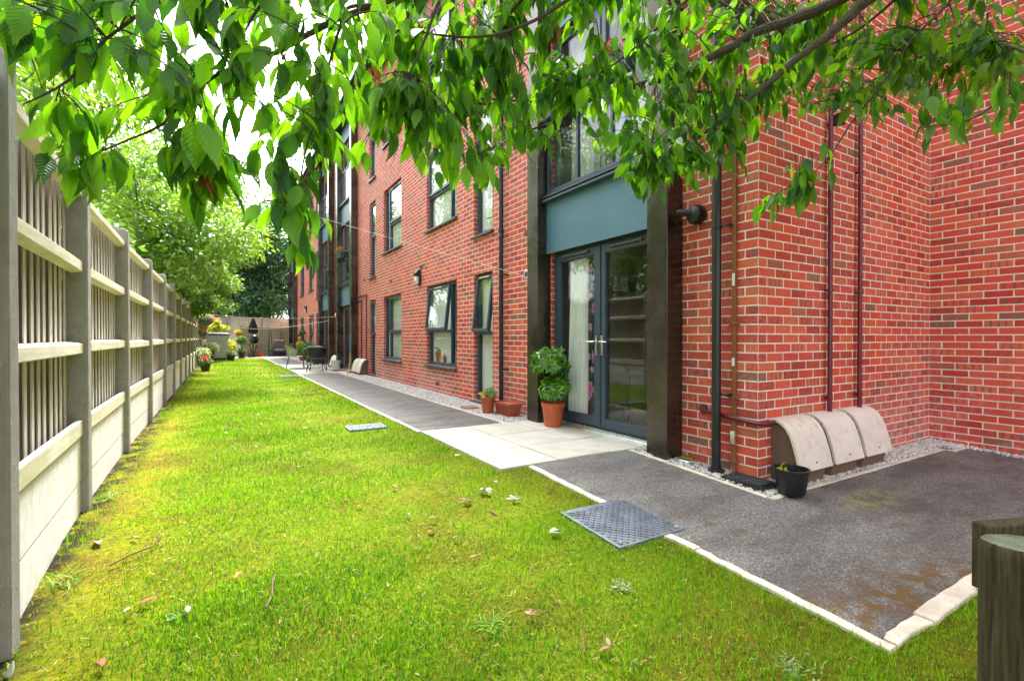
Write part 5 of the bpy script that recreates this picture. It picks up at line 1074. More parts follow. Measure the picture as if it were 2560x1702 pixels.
# ---------------------------------------------------------------- grass
def grass():
    r = np.random.default_rng(4)
    P = []; S = []
    def zone(x0, x1, y0, y1, dens, h):
        n = int((x1-x0)*(y1-y0)*dens); P.append(np.stack([r.uniform(x0, x1, n), r.uniform(y0, y1, n)], 1)); S.append(np.full(n, h))
    zone(-.72, 2.22, .2, 2.6, 22000, 1.0); zone(-.72, 2.22, 2.6, 3.48, 15000, 1.0)
    zone(2.22, 3.6, -.1, .87, 22000, 1.0); zone(1.3, 2.22, -.2, .2, 12000, 1.0)
    zone(-.74, 1.955, 3.48, 5.6, 11000, 1.05); zone(-.74, 1.94, 5.6, 9, 6000, 1.1); zone(-.74, 1.94, 9, 15, 2600, 1.3); zone(-.74, 1.94, 15, 27.4, 1100, 1.7)
    p = np.concatenate(P); s = np.concatenate(S)
    # tufts: blades crowd together in places, and thin out on mossy patches
    def nz(x, y, f, ph): return (np.sin(x*f+ph)+np.sin(y*f*1.3+2*ph)+np.sin((x+y)*f*.7+3*ph)+np.sin((x-y*1.7)*f*1.9+ph*5))/4
    dn = .50+.35*nz(p[:, 0], p[:, 1], 2.3, 1.1)+.22*nz(p[:, 0], p[:, 1], 7.0, 2.7)
    dn -= .42*np.exp(-((p[:, 0]+.62)/.28)**2)*(p[:, 1] < 8)
    keep = r.random(len(p)) < np.clip(dn, .12, 1); 
    # not on the covers
    keep &= ~((np.abs(p[:, 0]-2.14) < .265) & (np.abs(p[:, 1]-2.27) < .275)); keep &= ~((np.abs(p[:, 0]-1.5) < .24) & (np.abs(p[:, 1]-5.95) < .2)); keep &= ~((np.abs(p[:, 0]-1.65) < .25) & (np.abs(p[:, 1]-14.9) < .4))
    p = p[keep]; s = s[keep]; n = len(p)
    tall = np.clip(.7+.55*nz(p[:, 0], p[:, 1], 4.1, .4)+.7*np.maximum(0, nz(p[:, 0], p[:, 1], 9.3, 1.9)-.25), .3, 1.9)
    edge = np.exp(-np.minimum(np.abs(p[:, 0]-2.22), np.abs(p[:, 1]-.86))/.05)*.5*(p[:, 1] < 3.5)
    H = s*tall*r.lognormal(-.15, .5, n)*.022*(1+edge)+.005; W_ = r.uniform(.0018, .0042, n)*np.where(p[:, 1] > 9, 2.6, np.where(p[:, 1] > 5.6, 1.8, np.where(p[:, 1] > 3.4, 1.25, 1.0)))
    a = r.uniform(0, 6.283, n); ln = np.abs(r.normal(.55, .38, n)); b = r.uniform(0, 6.283, n)
    z = zgn(p[:, 1])
    base = np.stack([p[:, 0], p[:, 1], z-.004], 1); ca = np.stack([np.cos(a), np.sin(a), 0*a], 1)
    ld = np.stack([np.cos(b), np.sin(b), 0*b], 1); up = np.array([0, 0, 1.])
    m = base+up*(H*.6)[:, None]+ld*(H*ln*.25)[:, None]; tp = base+up*(H*np.maximum(.45, 1-.28*ln))[:, None]+ld*(H*ln*.85)[:, None]
    V = np.stack([base-ca*(W_/2)[:, None], base+ca*(W_/2)[:, None], m+ca*(W_*.42)[:, None], m-ca*(W_*.42)[:, None], tp, tp+ca*.0004], 1)
    F = (np.arange(n)[:, None, None]*6+np.array([[0, 1, 2, 3], [3, 2, 5, 4]])[None]).reshape(-1, 4)
    rn = np.clip(.5+.3*nz(p[:, 0], p[:, 1], 1.7, 3.3)+r.normal(0, .28, n), 0, 1)
    g = np_mesh('grass', V.reshape(-1, 3), F, 'grass_blade', rnd=np.repeat(rn, 6))
    tag(g, 'short mown lawn grass with mossy patches', 'grass', kind='stuff')
    # dry clippings and thatch among the blades
    n2 = 5000
    q = np.stack([r.uniform(-.7, 2.2, n2), r.uniform(.3, 7, n2)**1.0], 1); q = q[r.random(n2) < np.clip(1.2-q[:, 1]/7, .1, 1)]; n2 = len(q)
    a = r.uniform(0, 6.283, n2); l = r.uniform(.008, .03, n2); wd = r.uniform(.001, .0028, n2)
    base = np.stack([q[:, 0], q[:, 1], zgn(q[:, 1])+r.uniform(.006, .022, n2)], 1); dr = np.stack([np.cos(a), np.sin(a), r.normal(0, .25, n2)], 1); sd = np.stack([-np.sin(a), np.cos(a), 0*a], 1)
    V = np.stack([base-sd*wd[:, None], base+sd*wd[:, None], base+dr*l[:, None]+sd*wd[:, None]*.5, base+dr*l[:, None]-sd*wd[:, None]*.5], 1)
    F = np.arange(n2*4).reshape(-1, 4)
    g = np_mesh('thatch', V.reshape(-1, 3), F, 'dry_straw', rnd=np.repeat(r.random(n2), 4)); tag(g, 'dry straw coloured clippings scattered through the lawn', 'clippings', kind='stuff')
grass()
# ---------------------------------------------------------------- covers
def chequer_cover(x0, x1, y0, y1, h, mat, label, n):
    zc = zg(0, (y0+y1)/2)+h
    t = thing('drain_cover', ((x0+x1)/2, (y0+y1)/2, zc), label, 'drain cover')
    sl = .05 if y1 < 3.5 else 0
    def zz(y): return zc+sl*(y-(y0+y1)/2)
    mb = MB(); mb.add([(x,y,zz(y)-d_) for d_ in (.05, 0) for x, y in ((x0,y0),(x1,y0),(x1,y1),(x0,y1))], [(3,2,1,0),(4,5,6,7),(0,1,5,4),(1,2,6,5),(2,3,7,6),(3,0,4,7)])
    mb.build('plate', mat, t, bevel=.003)
    mb = MB(); pw = (x1-x0-.04)/n
    for i in range(n):
        for j in range(int((y1-y0-.04)/pw)):
            if (i+j) % 2: continue
            cx, cy = x0+.02+pw*(i+.5), y0+.02+pw*(j+.5); a = pw*.46; b = pw*.40
            mb.add([(cx-a,cy-a,zz(cy)-.001),(cx+a,cy-a,zz(cy)-.001),(cx+a,cy+a,zz(cy)-.001),(cx-a,cy+a,zz(cy)-.001),(cx-b,cy-b,zz(cy)+.0055),(cx+b,cy-b,zz(cy)+.0055),(cx+b,cy+b,zz(cy)+.0055),(cx-b,cy+b,zz(cy)+.0055)],
                   [(4,5,6,7),(0,1,5,4),(1,2,6,5),(2,3,7,6),(3,0,4,7)])
    mb.build('tread', mat, t)
    for sx, sy in ((.07,.07),(.93,.07),(.93,.93),(.07,.93)):
        cx, cy = x0+(x1-x0)*sx, y0+(y1-y0)*sy
        MB().lathe([(.013, 0), (.013, .0085), (.008, .0085), (.006, .005)], (cx, cy, zz(cy)), 14).build('screw', 'silver', t, smooth=True)
    return t
simple('cover_grey', (0.115, 0.135, 0.17), 0.42, var=0.2, scale=9, dirt=((0.22, 0.22, 0.22), 0.45))
simple('cover_pale', (0.16, 0.185, 0.21), 0.6, var=0.12, scale=12)
chequer_cover(1.875, 2.405, 1.995, 2.545, .016, 'cover_grey', 'dark grey chequered plastic drain cover across the near path edging', 20)
chequer_cover(1.28, 1.72, 5.80, 6.10, .022, 'cover_pale', 'pale grey drain cover set in the lawn near the patio slabs', 10)
chequer_cover(1.42, 1.88, 14.55, 15.25, .02, 'cover_pale', 'distant pale drain cover in the lawn near the black chair', 8)
t = thing('inspection_cover', (3.51, 2.36, zg(0,2.36)), 'black inspection cover lying on the pebbles under the black downpipe', 'drain cover')
zc = zg(0,2.36)+.035
MB().box(3.42, 3.62, 2.15, 2.5, zc-.05, zc+.012).build('frame', 'black_plastic', t, bevel=.004)
mb = MB().box(3.435, 3.605, 2.168, 2.482, zc, zc+.022)
for q in range(7): mb.box(3.45, 3.59, 2.185+q*.042, 2.2+q*.042, zc+.0225, zc+.027)
mb.build('lid', simple('cover_black', (0.035, 0.045, 0.055), 0.5, var=.3, scale=25), t, bevel=.003)

# ---------------------------------------------------------------- pots and plants
def pot(t, c, rt, rb, h, mat, rim=True, soil=.85, wall=.006):
    x, y, z = c
    pr = [(rb*.94, 0), (rb, .006)]
    if rim: hr = h*.79; rm = rb+(rt-rb)*.79; pr += [(rm*.985, hr-.004), (rm*1.0, hr), (rm*1.05, hr+.003), (rt*1.02, h-.004), (rt*1.02, h)]
    else: pr += [(rt, h-.012), (rt*1.05, h-.01), (rt*1.05, h)]
    pr += [(rt-wall, h), (rt-wall-.004, h*soil)]
    MB().lathe(pr, (x, y, z), 36, cap=True).build('pot', mat, t, smooth=True)
    MB().lathe([(rt*.96-wall, h*soil-.02), (rt*.96-wall, h*soil), (0.0, h*soil+.006)], (x, y, z), 24).build('soil', 'soil', t, smooth=True)
t = thing('potted_plant', (3.455, 4.83, .02), 'glossy two-tiered shrub in a large orange plastic pot beside the glass door', 'potted plant')
pot(t, (3.455, 4.83, .02), .142, .107, .285, 'terracotta_plastic')
mb = MB(); mb.tube([(3.455,4.83,.27),(3.458,4.832,.5),(3.45,4.83,.92)], [.011,.010,.006], 9); mb.tube([(3.46,4.83,.3),(3.42,4.87,.45),(3.40,4.9,.55)], [.006,.005,.003], 7); mb.tube([(3.455,4.83,.33),(3.48,4.78,.42),(3.5,4.74,.5)], [.006,.005,.003], 7); mb.build('stem', 'plant_stem', t, smooth=True)
def rosettes(name, t, mat, cen, rad, k, per, L, Wd, seed, low=-.3):
    r = np.random.default_rng(seed); d = unit(r.normal(size=(k, 3))); d = d[d[:, 2] > low]; P = []; D = []; N = []
    for q in d:
        b = np.array(cen)+q*np.array(rad)*r.uniform(.45, .9)
        s1 = unit(np.cross(q, [.3, .2, 1.])); s2 = np.cross(q, s1)
        for j in range(per):
            a = 6.283*j/per+r.uniform(-.3, .3); o = math.cos(a)*s1+math.sin(a)*s2
            P.append(b); D.append(o*1.0+q*r.uniform(.3, .9)-np.array([0, 0, .15])); N.append(q*1.0-o*.3+np.array([0, 0, .35]))
    P, D, N = map(np.array, (P, D, N)); n = len(P)
    V, F, U, rn = leaves(P, D, N, L*r.uniform(.7, 1.2, n), Wd*r.uniform(.8, 1.15, n), .15, .5, detail=2, rng=r)
    return np_mesh(name, V, F, mat, t, U, rn, smooth=True)
rosettes('foliage', t, 'glossy_leaf', (3.43, 4.85, .765), (.23, .26, .22), 120, 8, .105, .029, 5)
rosettes('foliage', t, 'glossy_leaf', (3.45, 4.80, .46), (.20, .24, .19), 75, 8, .105, .029, 6)

t = thing('potted_plant', (3.25, 6.12, .02), 'small orange pot with floppy yellow-green leaves on the pebbles', 'potted plant')
pot(t, (3.25, 6.12, .02), .107, .078, .245, 'terracotta_plastic', soil=.93)
rosettes('foliage', t, 'yellow_leaf', (3.25, 6.13, .27), (.10, .10, .05), 8, 3, .10, .06, 8, 0.0); rosettes('foliage', t, 'herb_leaf', (3.26, 6.08, .28), (.11, .11, .06), 8, 4, .11, .055, 9, 0.0)
MB().tube([(3.27,6.1,.2),(3.27,6.11,.42)], .004, 6).build('plant_label', 'white_plastic', t)
t = thing('trough_planter', (3.40, 5.80, .02), 'empty brown terracotta trough planter beside the small orange pot', 'planter')
mb = MB()
def trap(mb, cx, cy, z0, z1, a0, b0, a1, b1):
    mb.add([(cx-a0,cy-b0,z0),(cx+a0,cy-b0,z0),(cx+a0,cy+b0,z0),(cx-a0,cy+b0,z0),(cx-a1,cy-b1,z1),(cx+a1,cy-b1,z1),(cx+a1,cy+b1,z1),(cx-a1,cy+b1,z1)], [(3,2,1,0),(4,5,6,7),(0,1,5,4),(1,2,6,5),(2,3,7,6),(3,0,4,7)])
trap(mb, 3.40, 5.82, .02, .175, .075, .175, .095, .205)
for q in range(16): mb.box(3.40-.098, 3.40-.088, 5.64+q*.0235, 5.65+q*.0235, .03, .165)
mb.build('body', 'terracotta_dark', t, bevel=.006)
mb = MB(); bars_ = [(3.29,3.31,5.60,6.04),(3.49,3.51,5.60,6.04),(3.31,3.49,5.60,5.62),(3.31,3.49,6.02,6.04)]
for b_ in bars_: mb.box(*b_, .172, .20)
mb.build('rim', 'terracotta_dark', t, bevel=.005)
MB().box(3.312, 3.488, 5.622, 6.018, .173, .183).build('soil', 'terracotta_dark', t)
o = MB().box(3.13, 3.33, 6.55, 6.80, .03, .045).build('clay_tile', 'terracotta_tile', bevel=.003); move_to(o, (3.23, 6.67, .03)); tag(o, 'flat reddish clay tile lying on pebbles behind the small orange pot', 'tile')

t = thing('potted_plant', (3.585, 2.03, zg(0,2.03)+.02), 'round black nursery pot with one wilting plant on the kerb by the meter boxes', 'potted plant')
zb = zg(0,2.03)+.024
pot(t, (3.585, 2.03, zb), .118, .092, .185, 'black_plastic', rim=False, soil=.72)
rosettes('foliage', t, 'yellow_leaf', (3.55, 2.07, zb+.155), (.03, .03, .02), 3, 4, .065, .035, 12, -.5)

# things inside, on the window sills and behind the doors
def houseplant(x, y, z, label, potmat, leafmat, L, k, rp=.065, hp=.12):
    t = thing('houseplant', (x, y, z), label, 'houseplant'); pot(t, (x, y, z), rp, rp*.75, hp, potmat, soil=.9)
    rosettes('foliage', t, leafmat, (x, y, z+hp+.02), (rp*.6, rp*.6, .04), k, 5, L, L*.22, int(y*100), .1)
    return t
houseplant(FX+.155, 9.12, .60, 'spiky green plant in a terracotta pot on the open window sill', 'terracotta_dark', 'herb_leaf', .2, 5, .10, .2)
houseplant(FX+.155, 8.85, .60, 'small red-flowered plant beside the spiky plant on the open window sill', 'terracotta_dark', 'flower_red', .05, 8, .06, .12)
houseplant(FX+.155, 6.85, .12, 'climbing plant in a small ochre pot behind the tall slim window', 'terracotta_dark', 'herb_leaf', .1, 8, .06, .14)
houseplant(FX+.16, 8.75, FL+.60, 'plant in a square white pot on the first-floor wide window sill', 'white_plastic', 'herb_leaf', .06, 6, .09, .16)
houseplant(FX+.155, 6.85, FL+.12, 'tall cactus-like plant in a white pot at the first-floor slim window', 'white_plastic', 'herb_leaf', .22, 3, .09, .16)
houseplant(4.35, 3.95, .74, 'orchid in a white pot seen through the right glass door', 'white_plastic', 'herb_leaf', .1, 6, .075, .15)
t = thing('side_table', (4.35, 3.95, .02), 'dark table indoors carrying the white orchid pot behind the glass door', 'table')
MB().box(4.1, 4.7, 3.5, 4.3, .71, .735).build('tabletop', 'soffit_dark', t)
for a in (4.13, 4.67):
    for b in (3.53, 4.27): MB().box(a-.02, a+.02, b-.02, b+.02, .0, .71).build('leg', 'soffit_dark', t)

# balcony planters with flowers
def flowers(name, t, mat, c, rad, n, s_, seed):
    return blob_foliage(name, t, mat, c, rad, n, s_, s_*.8, .1, 1, .75, seed)
def box_planter(y, z, label, f2, w_=.55):
    t = thing('balcony_planter', (FX-.16, y, z), label, 'planter')
    mb = MB(); trap(mb, FX-.17, y, z, z+.15, .06, w_/2-.03, .08, w_/2); mb.build('trough', 'slate_plastic', t, bevel=.005)
    blob_foliage('foliage', t, 'herb_leaf', (FX-.18, y, z+.2), (.14, w_/2+.02, .13), 350, .06, .035, .3, 1, .2, int(y*10))
    flowers('blossom', t, 'flower_red', (FX-.18, y+.08, z+.29), (.12, w_/2-.05, .10), 120, .04, int(y*10)+1)
    flowers('blossom', t, f2, (FX-.2, y-.12, z+.24), (.12, w_/3, .10), 90, .035, int(y*10)+2)
    return t
box_planter(4.75, 3.72, 'balcony trough of red flowers left above the near glass door', 'flower_orange')
box_planter(3.85, 3.72, 'balcony trough of red and purple flowers right above the near glass door', 'flower_pink', .7)
box_planter(16.9, 3.72, 'distant balcony trough of red flowers above the second glazed bay', 'flower_pink', .5)

# ---------------------------------------------------------------- chairs and tables on the far patio
def chair(loc, rz, mw, mf, label):
    """bistro tub chair; local front is -y"""
    t = thing('garden_chair', (0,0,0), label, 'chair', 'woven garden chairs round the patio table')
    mb = MB(); n = 14; vs = []
    MB().lathe([(.0, .40), (.20, .40), (.235, .41), (.24, .425), (.0, .43)], (0,0,0), 24).build('seat', mw, t, smooth=True)
    mb = MB(); k = 17
    for zz, rr, th in ((.43, .235, .0), (.55, .25, .0), (.68, .275, .0), (.75, .285, .0)):
        for j in range(k):
            a = math.pi*(-.08+1.16*j/(k-1)); drop = max(0, abs(j-(k-1)/2)/((k-1)/2)-.45)*.2*(zz-.43)/.32
            mb.v.append((rr*1.05*math.cos(a), rr*math.sin(a)+.02, zz-drop))
    for i in range(3):
        for j in range(k-1): q = i*k+j; mb.f.append((q, q+1, q+k+1, q+k))
    bk = mb.build('backrest', mw, t, smooth=True); s_ = bk.modifiers.new('thick', 'SOLIDIFY'); s_.thickness = .014
    mb = MB(); pts = []
    for j in range(k):
        a = math.pi*(-.08+1.16*j/(k-1)); drop = max(0, abs(j-(k-1)/2)/((k-1)/2)-.45)*.2
        pts.append((.285*1.05*math.cos(a), .285*math.sin(a)+.02, .755-drop))
    mb.tube(pts, .013, 8); mb.build('top_rail', mf, t, smooth=True)
    for sx in (-1, 1):
        MB().tube([(sx*.30, -.05, .64), (sx*.27, -.19, .56), (sx*.235, -.23, .40), (sx*.25, -.27, .01)], .011, 8).build('leg', mf, t, smooth=True)
        MB().tube([(sx*.20, .20, .42), (sx*.22, .25, .2), (sx*.24, .30, .01)], .011, 8).build('leg', mf, t, smooth=True)
    t.location = loc; t.rotation_euler.z = rz; return t
chair((2.58, 16.25, .02), R(160), 'black_weave', 'black_plastic', 'black woven garden chair in front of the round patio table')
chair((2.22, 18.3, .02), R(85), 'pale_weave', 'grey_metal', 'pale green woven garden chair facing the round patio table')
chair((3.1, 19.6, .02), R(20), 'pale_weave', 'grey_metal', 'pale woven garden chair half hidden behind the round patio table')
def table(loc, r_, h, label, mat):
    x, y, z = loc; t = thing('garden_table', loc, label, 'table')
    MB().lathe([(0, h-.025), (r_-.02, h-.025), (r_, h-.02), (r_, h-.004), (r_-.006, h), (0, h)], loc, 40).build('tabletop', mat, t, smooth=True)
    for q in range(4):
        a = math.pi/4+q*math.pi/2; ca, sa = math.cos(a), math.sin(a)
        MB().tube([(x+.9*r_*.8*ca, y+.9*r_*.8*sa, z+h-.03), (x+.16*ca, y+.16*sa, z+h*.55), (x+.15*ca, y+.15*sa, z+h*.35), (x+.3*ca, y+.3*sa, z+.15), (x+.36*ca, y+.36*sa, z+.0)], .013, 8).build('leg', mat, t, smooth=True)
    MB().lathe([(.14, h*.42), (.155, h*.42), (.155, h*.45), (.14, h*.45)], loc, 20, cap=False).build('ring', mat, t, smooth=True)
    return t
table((2.75, 17.35, .02), .38, .72, 'round black patio table between the woven garden chairs', 'black_plastic')
table((1.55, 30.3, .02), .40, .72, 'small dark table under the closed parasol by the back fence', 'black_plastic')
t = thing('parasol', (1.55, 30.3, .02), 'closed black parasol standing through the far table', 'parasol')
MB().tube([(1.55,30.3,.1),(1.55,30.3,2.2)], .022, 10).build('pole', 'grey_metal', t, smooth=True)
pr = [(.02, 1.28), (.17, 1.30), (.235, 1.42), (.20, 1.62), (.12, 1.9), (.05, 2.1), (.02, 2.17)]
mb = MB().lathe(pr, (0,0,0), 32); mb.v = [(1.55+x*(1+.14*math.sin(8*math.atan2(y, x))), 30.3+y*(1+.14*math.sin(8*math.atan2(y, x))), z) for x, y, z in mb.v]
mb.build('canopy', 'black_fabric', t, smooth=True)
MB().lathe([(.25, 0), (.26, .03), (.22, .07), (.04, .09), (.035, .3)], (1.55, 30.3, .02), 24).build('base', 'black_plastic', t, smooth=True)
t = thing('kettle_barbecue', (1.62, 30.8, .02), 'black kettle barbecue standing behind the closed parasol table', 'barbecue')
MB().lathe([(.0, .72), (.12, .74), (.21, .85), (.225, .93)], (1.62, 30.8, 0), 24).build('bowl', 'black_plastic', t, smooth=True)
MB().lathe([(.23, .935), (.22, 1.03), (.15, 1.17), (.05, 1.215), (.02, 1.24)], (1.62, 30.8, 0), 24).build('lid', 'black_plastic', t, smooth=True)
for q in range(3): a = q*2.094; MB().tube([(1.62+.15*math.cos(a), 30.8+.15*math.sin(a), .78), (1.62+.26*math.cos(a), 30.8+.26*math.sin(a), .02)], .012, 8).build('leg', 'grey_metal', t, smooth=True)
t = thing('watering_can', (1.88, 30.0, .02), 'bright red watering can beside the far parasol table', 'watering can')
MB().lathe([(.085, 0), (.09, .01), (.085, .2), (.07, .235), (.03, .24)], (1.88, 30.0, .02), 20).build('body', 'red_plastic', t, smooth=True)
MB().tube([(1.95,30,.08),(2.02,30,.17),(2.06,30,.24)], [.022,.016,.014], 10).build('spout', 'red_plastic', t, smooth=True)
MB().tube([(1.82,30,.24),(1.83,30,.31),(1.9,30,.32),(1.93,30,.25)], .010, 8).build('handle', 'red_plastic', t, smooth=True)
def obelisk(x, y, label):
    t = thing('obelisk_planter', (x, y, .02), label, 'plant support')
    MB().box(x-.14, x+.14, y-.14, y+.14, .02, .27).build('planter', 'slate_plastic', t, bevel=.01)
    mb = MB()
    for sx in (-1, 1):
        for sy in (-1, 1): mb.tube([(x+sx*.13, y+sy*.13, .25), (x+sx*.02, y+sy*.02, 1.4)], .008, 6)
    for z in (.5, .75, 1.0, 1.2): w_ = .13*(1-(z-.25)/1.25)+.01; mb.tube([(x-w_,y-w_,z),(x+w_,y-w_,z),(x+w_,y+w_,z),(x-w_,y+w_,z),(x-w_,y-w_,z)], .006, 6)
    mb.build('frame', 'black_plastic', t, smooth=True)
    blob_foliage('foliage', t, 'herb_leaf', (x, y, .38), (.16, .16, .16), 260, .07, .04, .2, 1, .2, int(x*50))
obelisk(2.42, 30.6, 'left black obelisk frame planter against the back fence'); obelisk(3.0, 30.9, 'right black obelisk frame planter behind the covered chair')
t = thing('covered_chair', (2.85, 30.35, .02), 'reclining chair with mauve cushions against the back fence', 'chair')
mb = MB(); mb.obox((2.85, 30.55, .66), (.29,0,0), (0,.05,.015), (0,.09,.27)); mb.build('back_cushion', 'mauve_fabric', t, bevel=.03)
MB().obox((2.85, 30.25, .37), (.29,0,0), (0,.28,0), (0,0,.06)).build('seat_cushion', 'mauve_fabric', t, bevel=.03)
mb = MB(); mb.box(2.57, 3.13, 30.0, 30.5, .06, .3); mb.build('base', 'black_fabric', t, bevel=.02)
for q in (2.57, 3.13): MB().tube([(q,30.0,.02),(q,29.98,.5),(q,30.5,.52),(q,30.6,.02)], .014, 8).build('armrest', 'black_plastic', t, smooth=True)

t = thing('storage_shed', (-.12, 27.3, 0), 'pale grey slatted storage box with a dark lid beside the fence', 'storage box')
x0, x1, y0, y1 = -.56, .32, 27.0, 27.75
mb = MB().box(x0+.02, x1-.02, y0+.02, y1-.02, .1, 1.2); mb.build('carcass', 'shed_cladding', t)
mb = MB()
for q in range(11): mb.box(x0, x1, y0, y1, .12+q*.097, .12+q*.097+.088)
mb.build('cladding', 'shed_cladding', t, bevel=.006)
mb = MB(); mb.add([(x-.0+sx, y+sy, z) for z0_ in (0, .05) for x, y, sx, sy, z in ((x0,y0,-.03,-.04,1.2+z0_),(x1,y0,.03,-.04,1.2+z0_),(x1,y1,.03,.03,1.27+z0_),(x0,y1,-.03,.03,1.27+z0_))], [(3,2,1,0),(4,5,6,7),(0,1,5,4),(1,2,6,5),(2,3,7,6),(3,0,4,7)]); mb.build('lid', 'shed_trim', t, bevel=.005)
MB().box(x0-.015, x1+.015, y0-.015, y1+.015, 0, .11).build('base', 'shed_trim', t, bevel=.005)

def potplant(x, y, rt, h, potm, label, parts, rim=False, z=0.0):
    t = thing('potted_plant', (x, y, z), label, 'potted plant'); pot(t, (x, y, z), rt, rt*.75, h, potm, rim=rim, soil=.92)
    for nm, mt, dz, rad, n, L, sd in parts: blob_foliage(nm, t, mt, (x, y, z+h+dz), rad, n, L, L*.55, .25, 1, .25, sd)
    return t
potplant(-.42, 18.57, .15, .23, 'black_plastic', 'black pot of bright red flowers on the lawn edge by the fence', [('foliage', 'herb_leaf', .08, (.19,.19,.13), 420, .07, 1), ('blossom', 'flower_red', .2, (.14,.14,.09), 150, .05, 2)])
potplant(-.6, 22.3, .17, .24, 'slate_plastic', 'blue-grey pot of pale variegated leaves against the fence', [('foliage', 'pale_leaf', .2, (.28,.28,.26), 500, .09, 3), ('foliage', 'herb_leaf', .12, (.25,.25,.2), 300, .09, 4)])
potplant(-.42, 25.0, .19, .44, 'black_plastic', 'tall black pot of silvery leaves in front of the storage box', [('foliage', 'pale_leaf', .2, (.38,.35,.26), 650, .10, 5), ('foliage', 'herb_leaf', .12, (.32,.3,.24), 300, .1, 6)])
potplant(.42, 26.3, .18, .26, 'black_plastic', 'low black pot right of the storage box', [('foliage', 'herb_leaf', .08, (.2,.2,.13), 300, .08, 7)])
t = potplant(.95, 29.2, .19, .32, 'black_plastic', 'black pot with a clipped grassy ball on a stem left of the far table', [('foliage', 'herb_leaf', .62, (.26,.26,.2), 900, .09, 8), ('foliage', 'herb_leaf', .08, (.2,.2,.1), 250, .08, 9)])
MB().tube([(.95,29.2,.3),(.95,29.2,.9)], .015, 8).build('stem', 'plant_stem', t)
potplant(3.33, 30.2, .14, .46, 'slate_plastic', 'tall slate planter of trailing greenery at the end column', [('foliage', 'herb_leaf', .1, (.22,.22,.18), 380, .09, 10)])
for q, (x, y, l) in enumerate(((3.3, 22.6, 'leafy potted plant on the gravel just past the third glazed bay'), (3.25, 24.3, 'second leafy potted plant along the far brick wall'), (3.3, 20.9, 'broad-leaved potted plant right behind the pale chairs'))):
    potplant(x, y, .16, .28, 'terracotta_plastic' if q == 1 else 'slate_plastic', l, [('foliage', 'herb_leaf', .3-.1*q, (.26,.26,.34-.06*q), 600, .12, 20+q), ('blossom', 'flower_red', .3, (.2,.2,.2), 25, .05, 30+q)])
tree('shrub', 'yellow-green leafy shrub right of the storage box', (.55, 29.8, 0), 1.4, (.5, 29.9, .8), (.42, .4, .6), 1500, 'yellow_leaf', .10, .045, 51, 12, .02, cat='shrub', nb=4)
tree('shrub', 'flowering pale shrub behind the storage box', (-.3, 29.9, 0), 2, (-.2, 29.9, 1.6), (.55, .5, .5), 1800, 'yellow_leaf', .11, .06, 52, 14, .02, cat='shrub', nb=4)
t = tree('climbing_plant', 'dark climbing plant growing up the far brick wall window', (3.45, 26.1, 0), 2, (3.45, 26.1, .8), (.14, .28, .75), 900, 'tree_dark', .10, .06, 53, 10, .015, cat='climber', nb=3)
tree('shrub', 'small yellow shrub at the foot of the far brick wall', (3.3, 25.2, 0), 1, (3.3, 25.2, .5), (.2, .25, .38), 500, 'yellow_leaf', .10, .05, 54, 8, .012, cat='shrub', nb=3)

def basket(x, y, z, r_, label, mats, potm='slate_plastic'):
    t = thing('hanging_basket', (x, y, z), label, 'hanging basket')
    MB().lathe([(.02, -r_*.85), (r_*.5, -r_*.72), (r_*.85, -r_*.4), (r_, 0), (r_-.015, 0)], (x,y,z), 28).build('bowl', potm, t, smooth=True)
    for q in range(3): a = q*2.094; MB().tube([(x+r_*.97*math.cos(a), y+r_*.97*math.sin(a), z), (x, y, z+.42)], .003, 5).build('chain', 'grey_metal', t)
    MB().tube([(x,y,z+.42),(x-.1,y,z+.5),(-.76,y,z+.42),(-.77,y,z+.2)], .008, 6).build('bracket', 'black_plastic', t, smooth=True)
    blob_foliage('foliage', t, 'herb_leaf', (x, y, z+.13), (r_*1.1, r_*1.1, .12), 450, .08, .045, .1, 1, .3, int(y))
    for i, m_ in enumerate(mats): flowers('blossom', t, m_, (x+(-.1+.13*i), y-.06, z+.19-.05*i), (r_*.7, r_*.7, .10), 90, .05, int(y)+i+1)
    return t
basket(-.46, 20.0, 1.65, .24, 'large grey hanging basket of white and pink flowers on the fence', ['flower_white', 'flower_white', 'flower_pink'])
basket(-.62, 23.4, 1.2, .13, 'small hanging basket of red and white flowers low on the far fence', ['flower_red', 'flower_white'])
basket(-.55, 22.0, 1.45, .15, 'yellow-flowered basket just past the large grey basket', ['flower_orange'], 'terracotta_dark')
t = thing('wall_basket', (.85, 31.1, 1.3), 'terracotta wall pot of flowers hung on the back fence', 'hanging basket')
MB().lathe([(.06, -.2), (.12, -.1), (.15, 0), (.135, 0)], (.85, 31.08, 1.3), 20).build('bowl', 'terracotta_dark', t, smooth=True); blob_foliage('foliage', t, 'yellow_leaf', (.85, 31.05, 1.38), (.2,.15,.12), 260, .07, .04, .3, 1, .2, 88); flowers('blossom', t, 'flower_orange', (.92, 31, 1.38), (.18,.12,.12), 70, .05, 89)

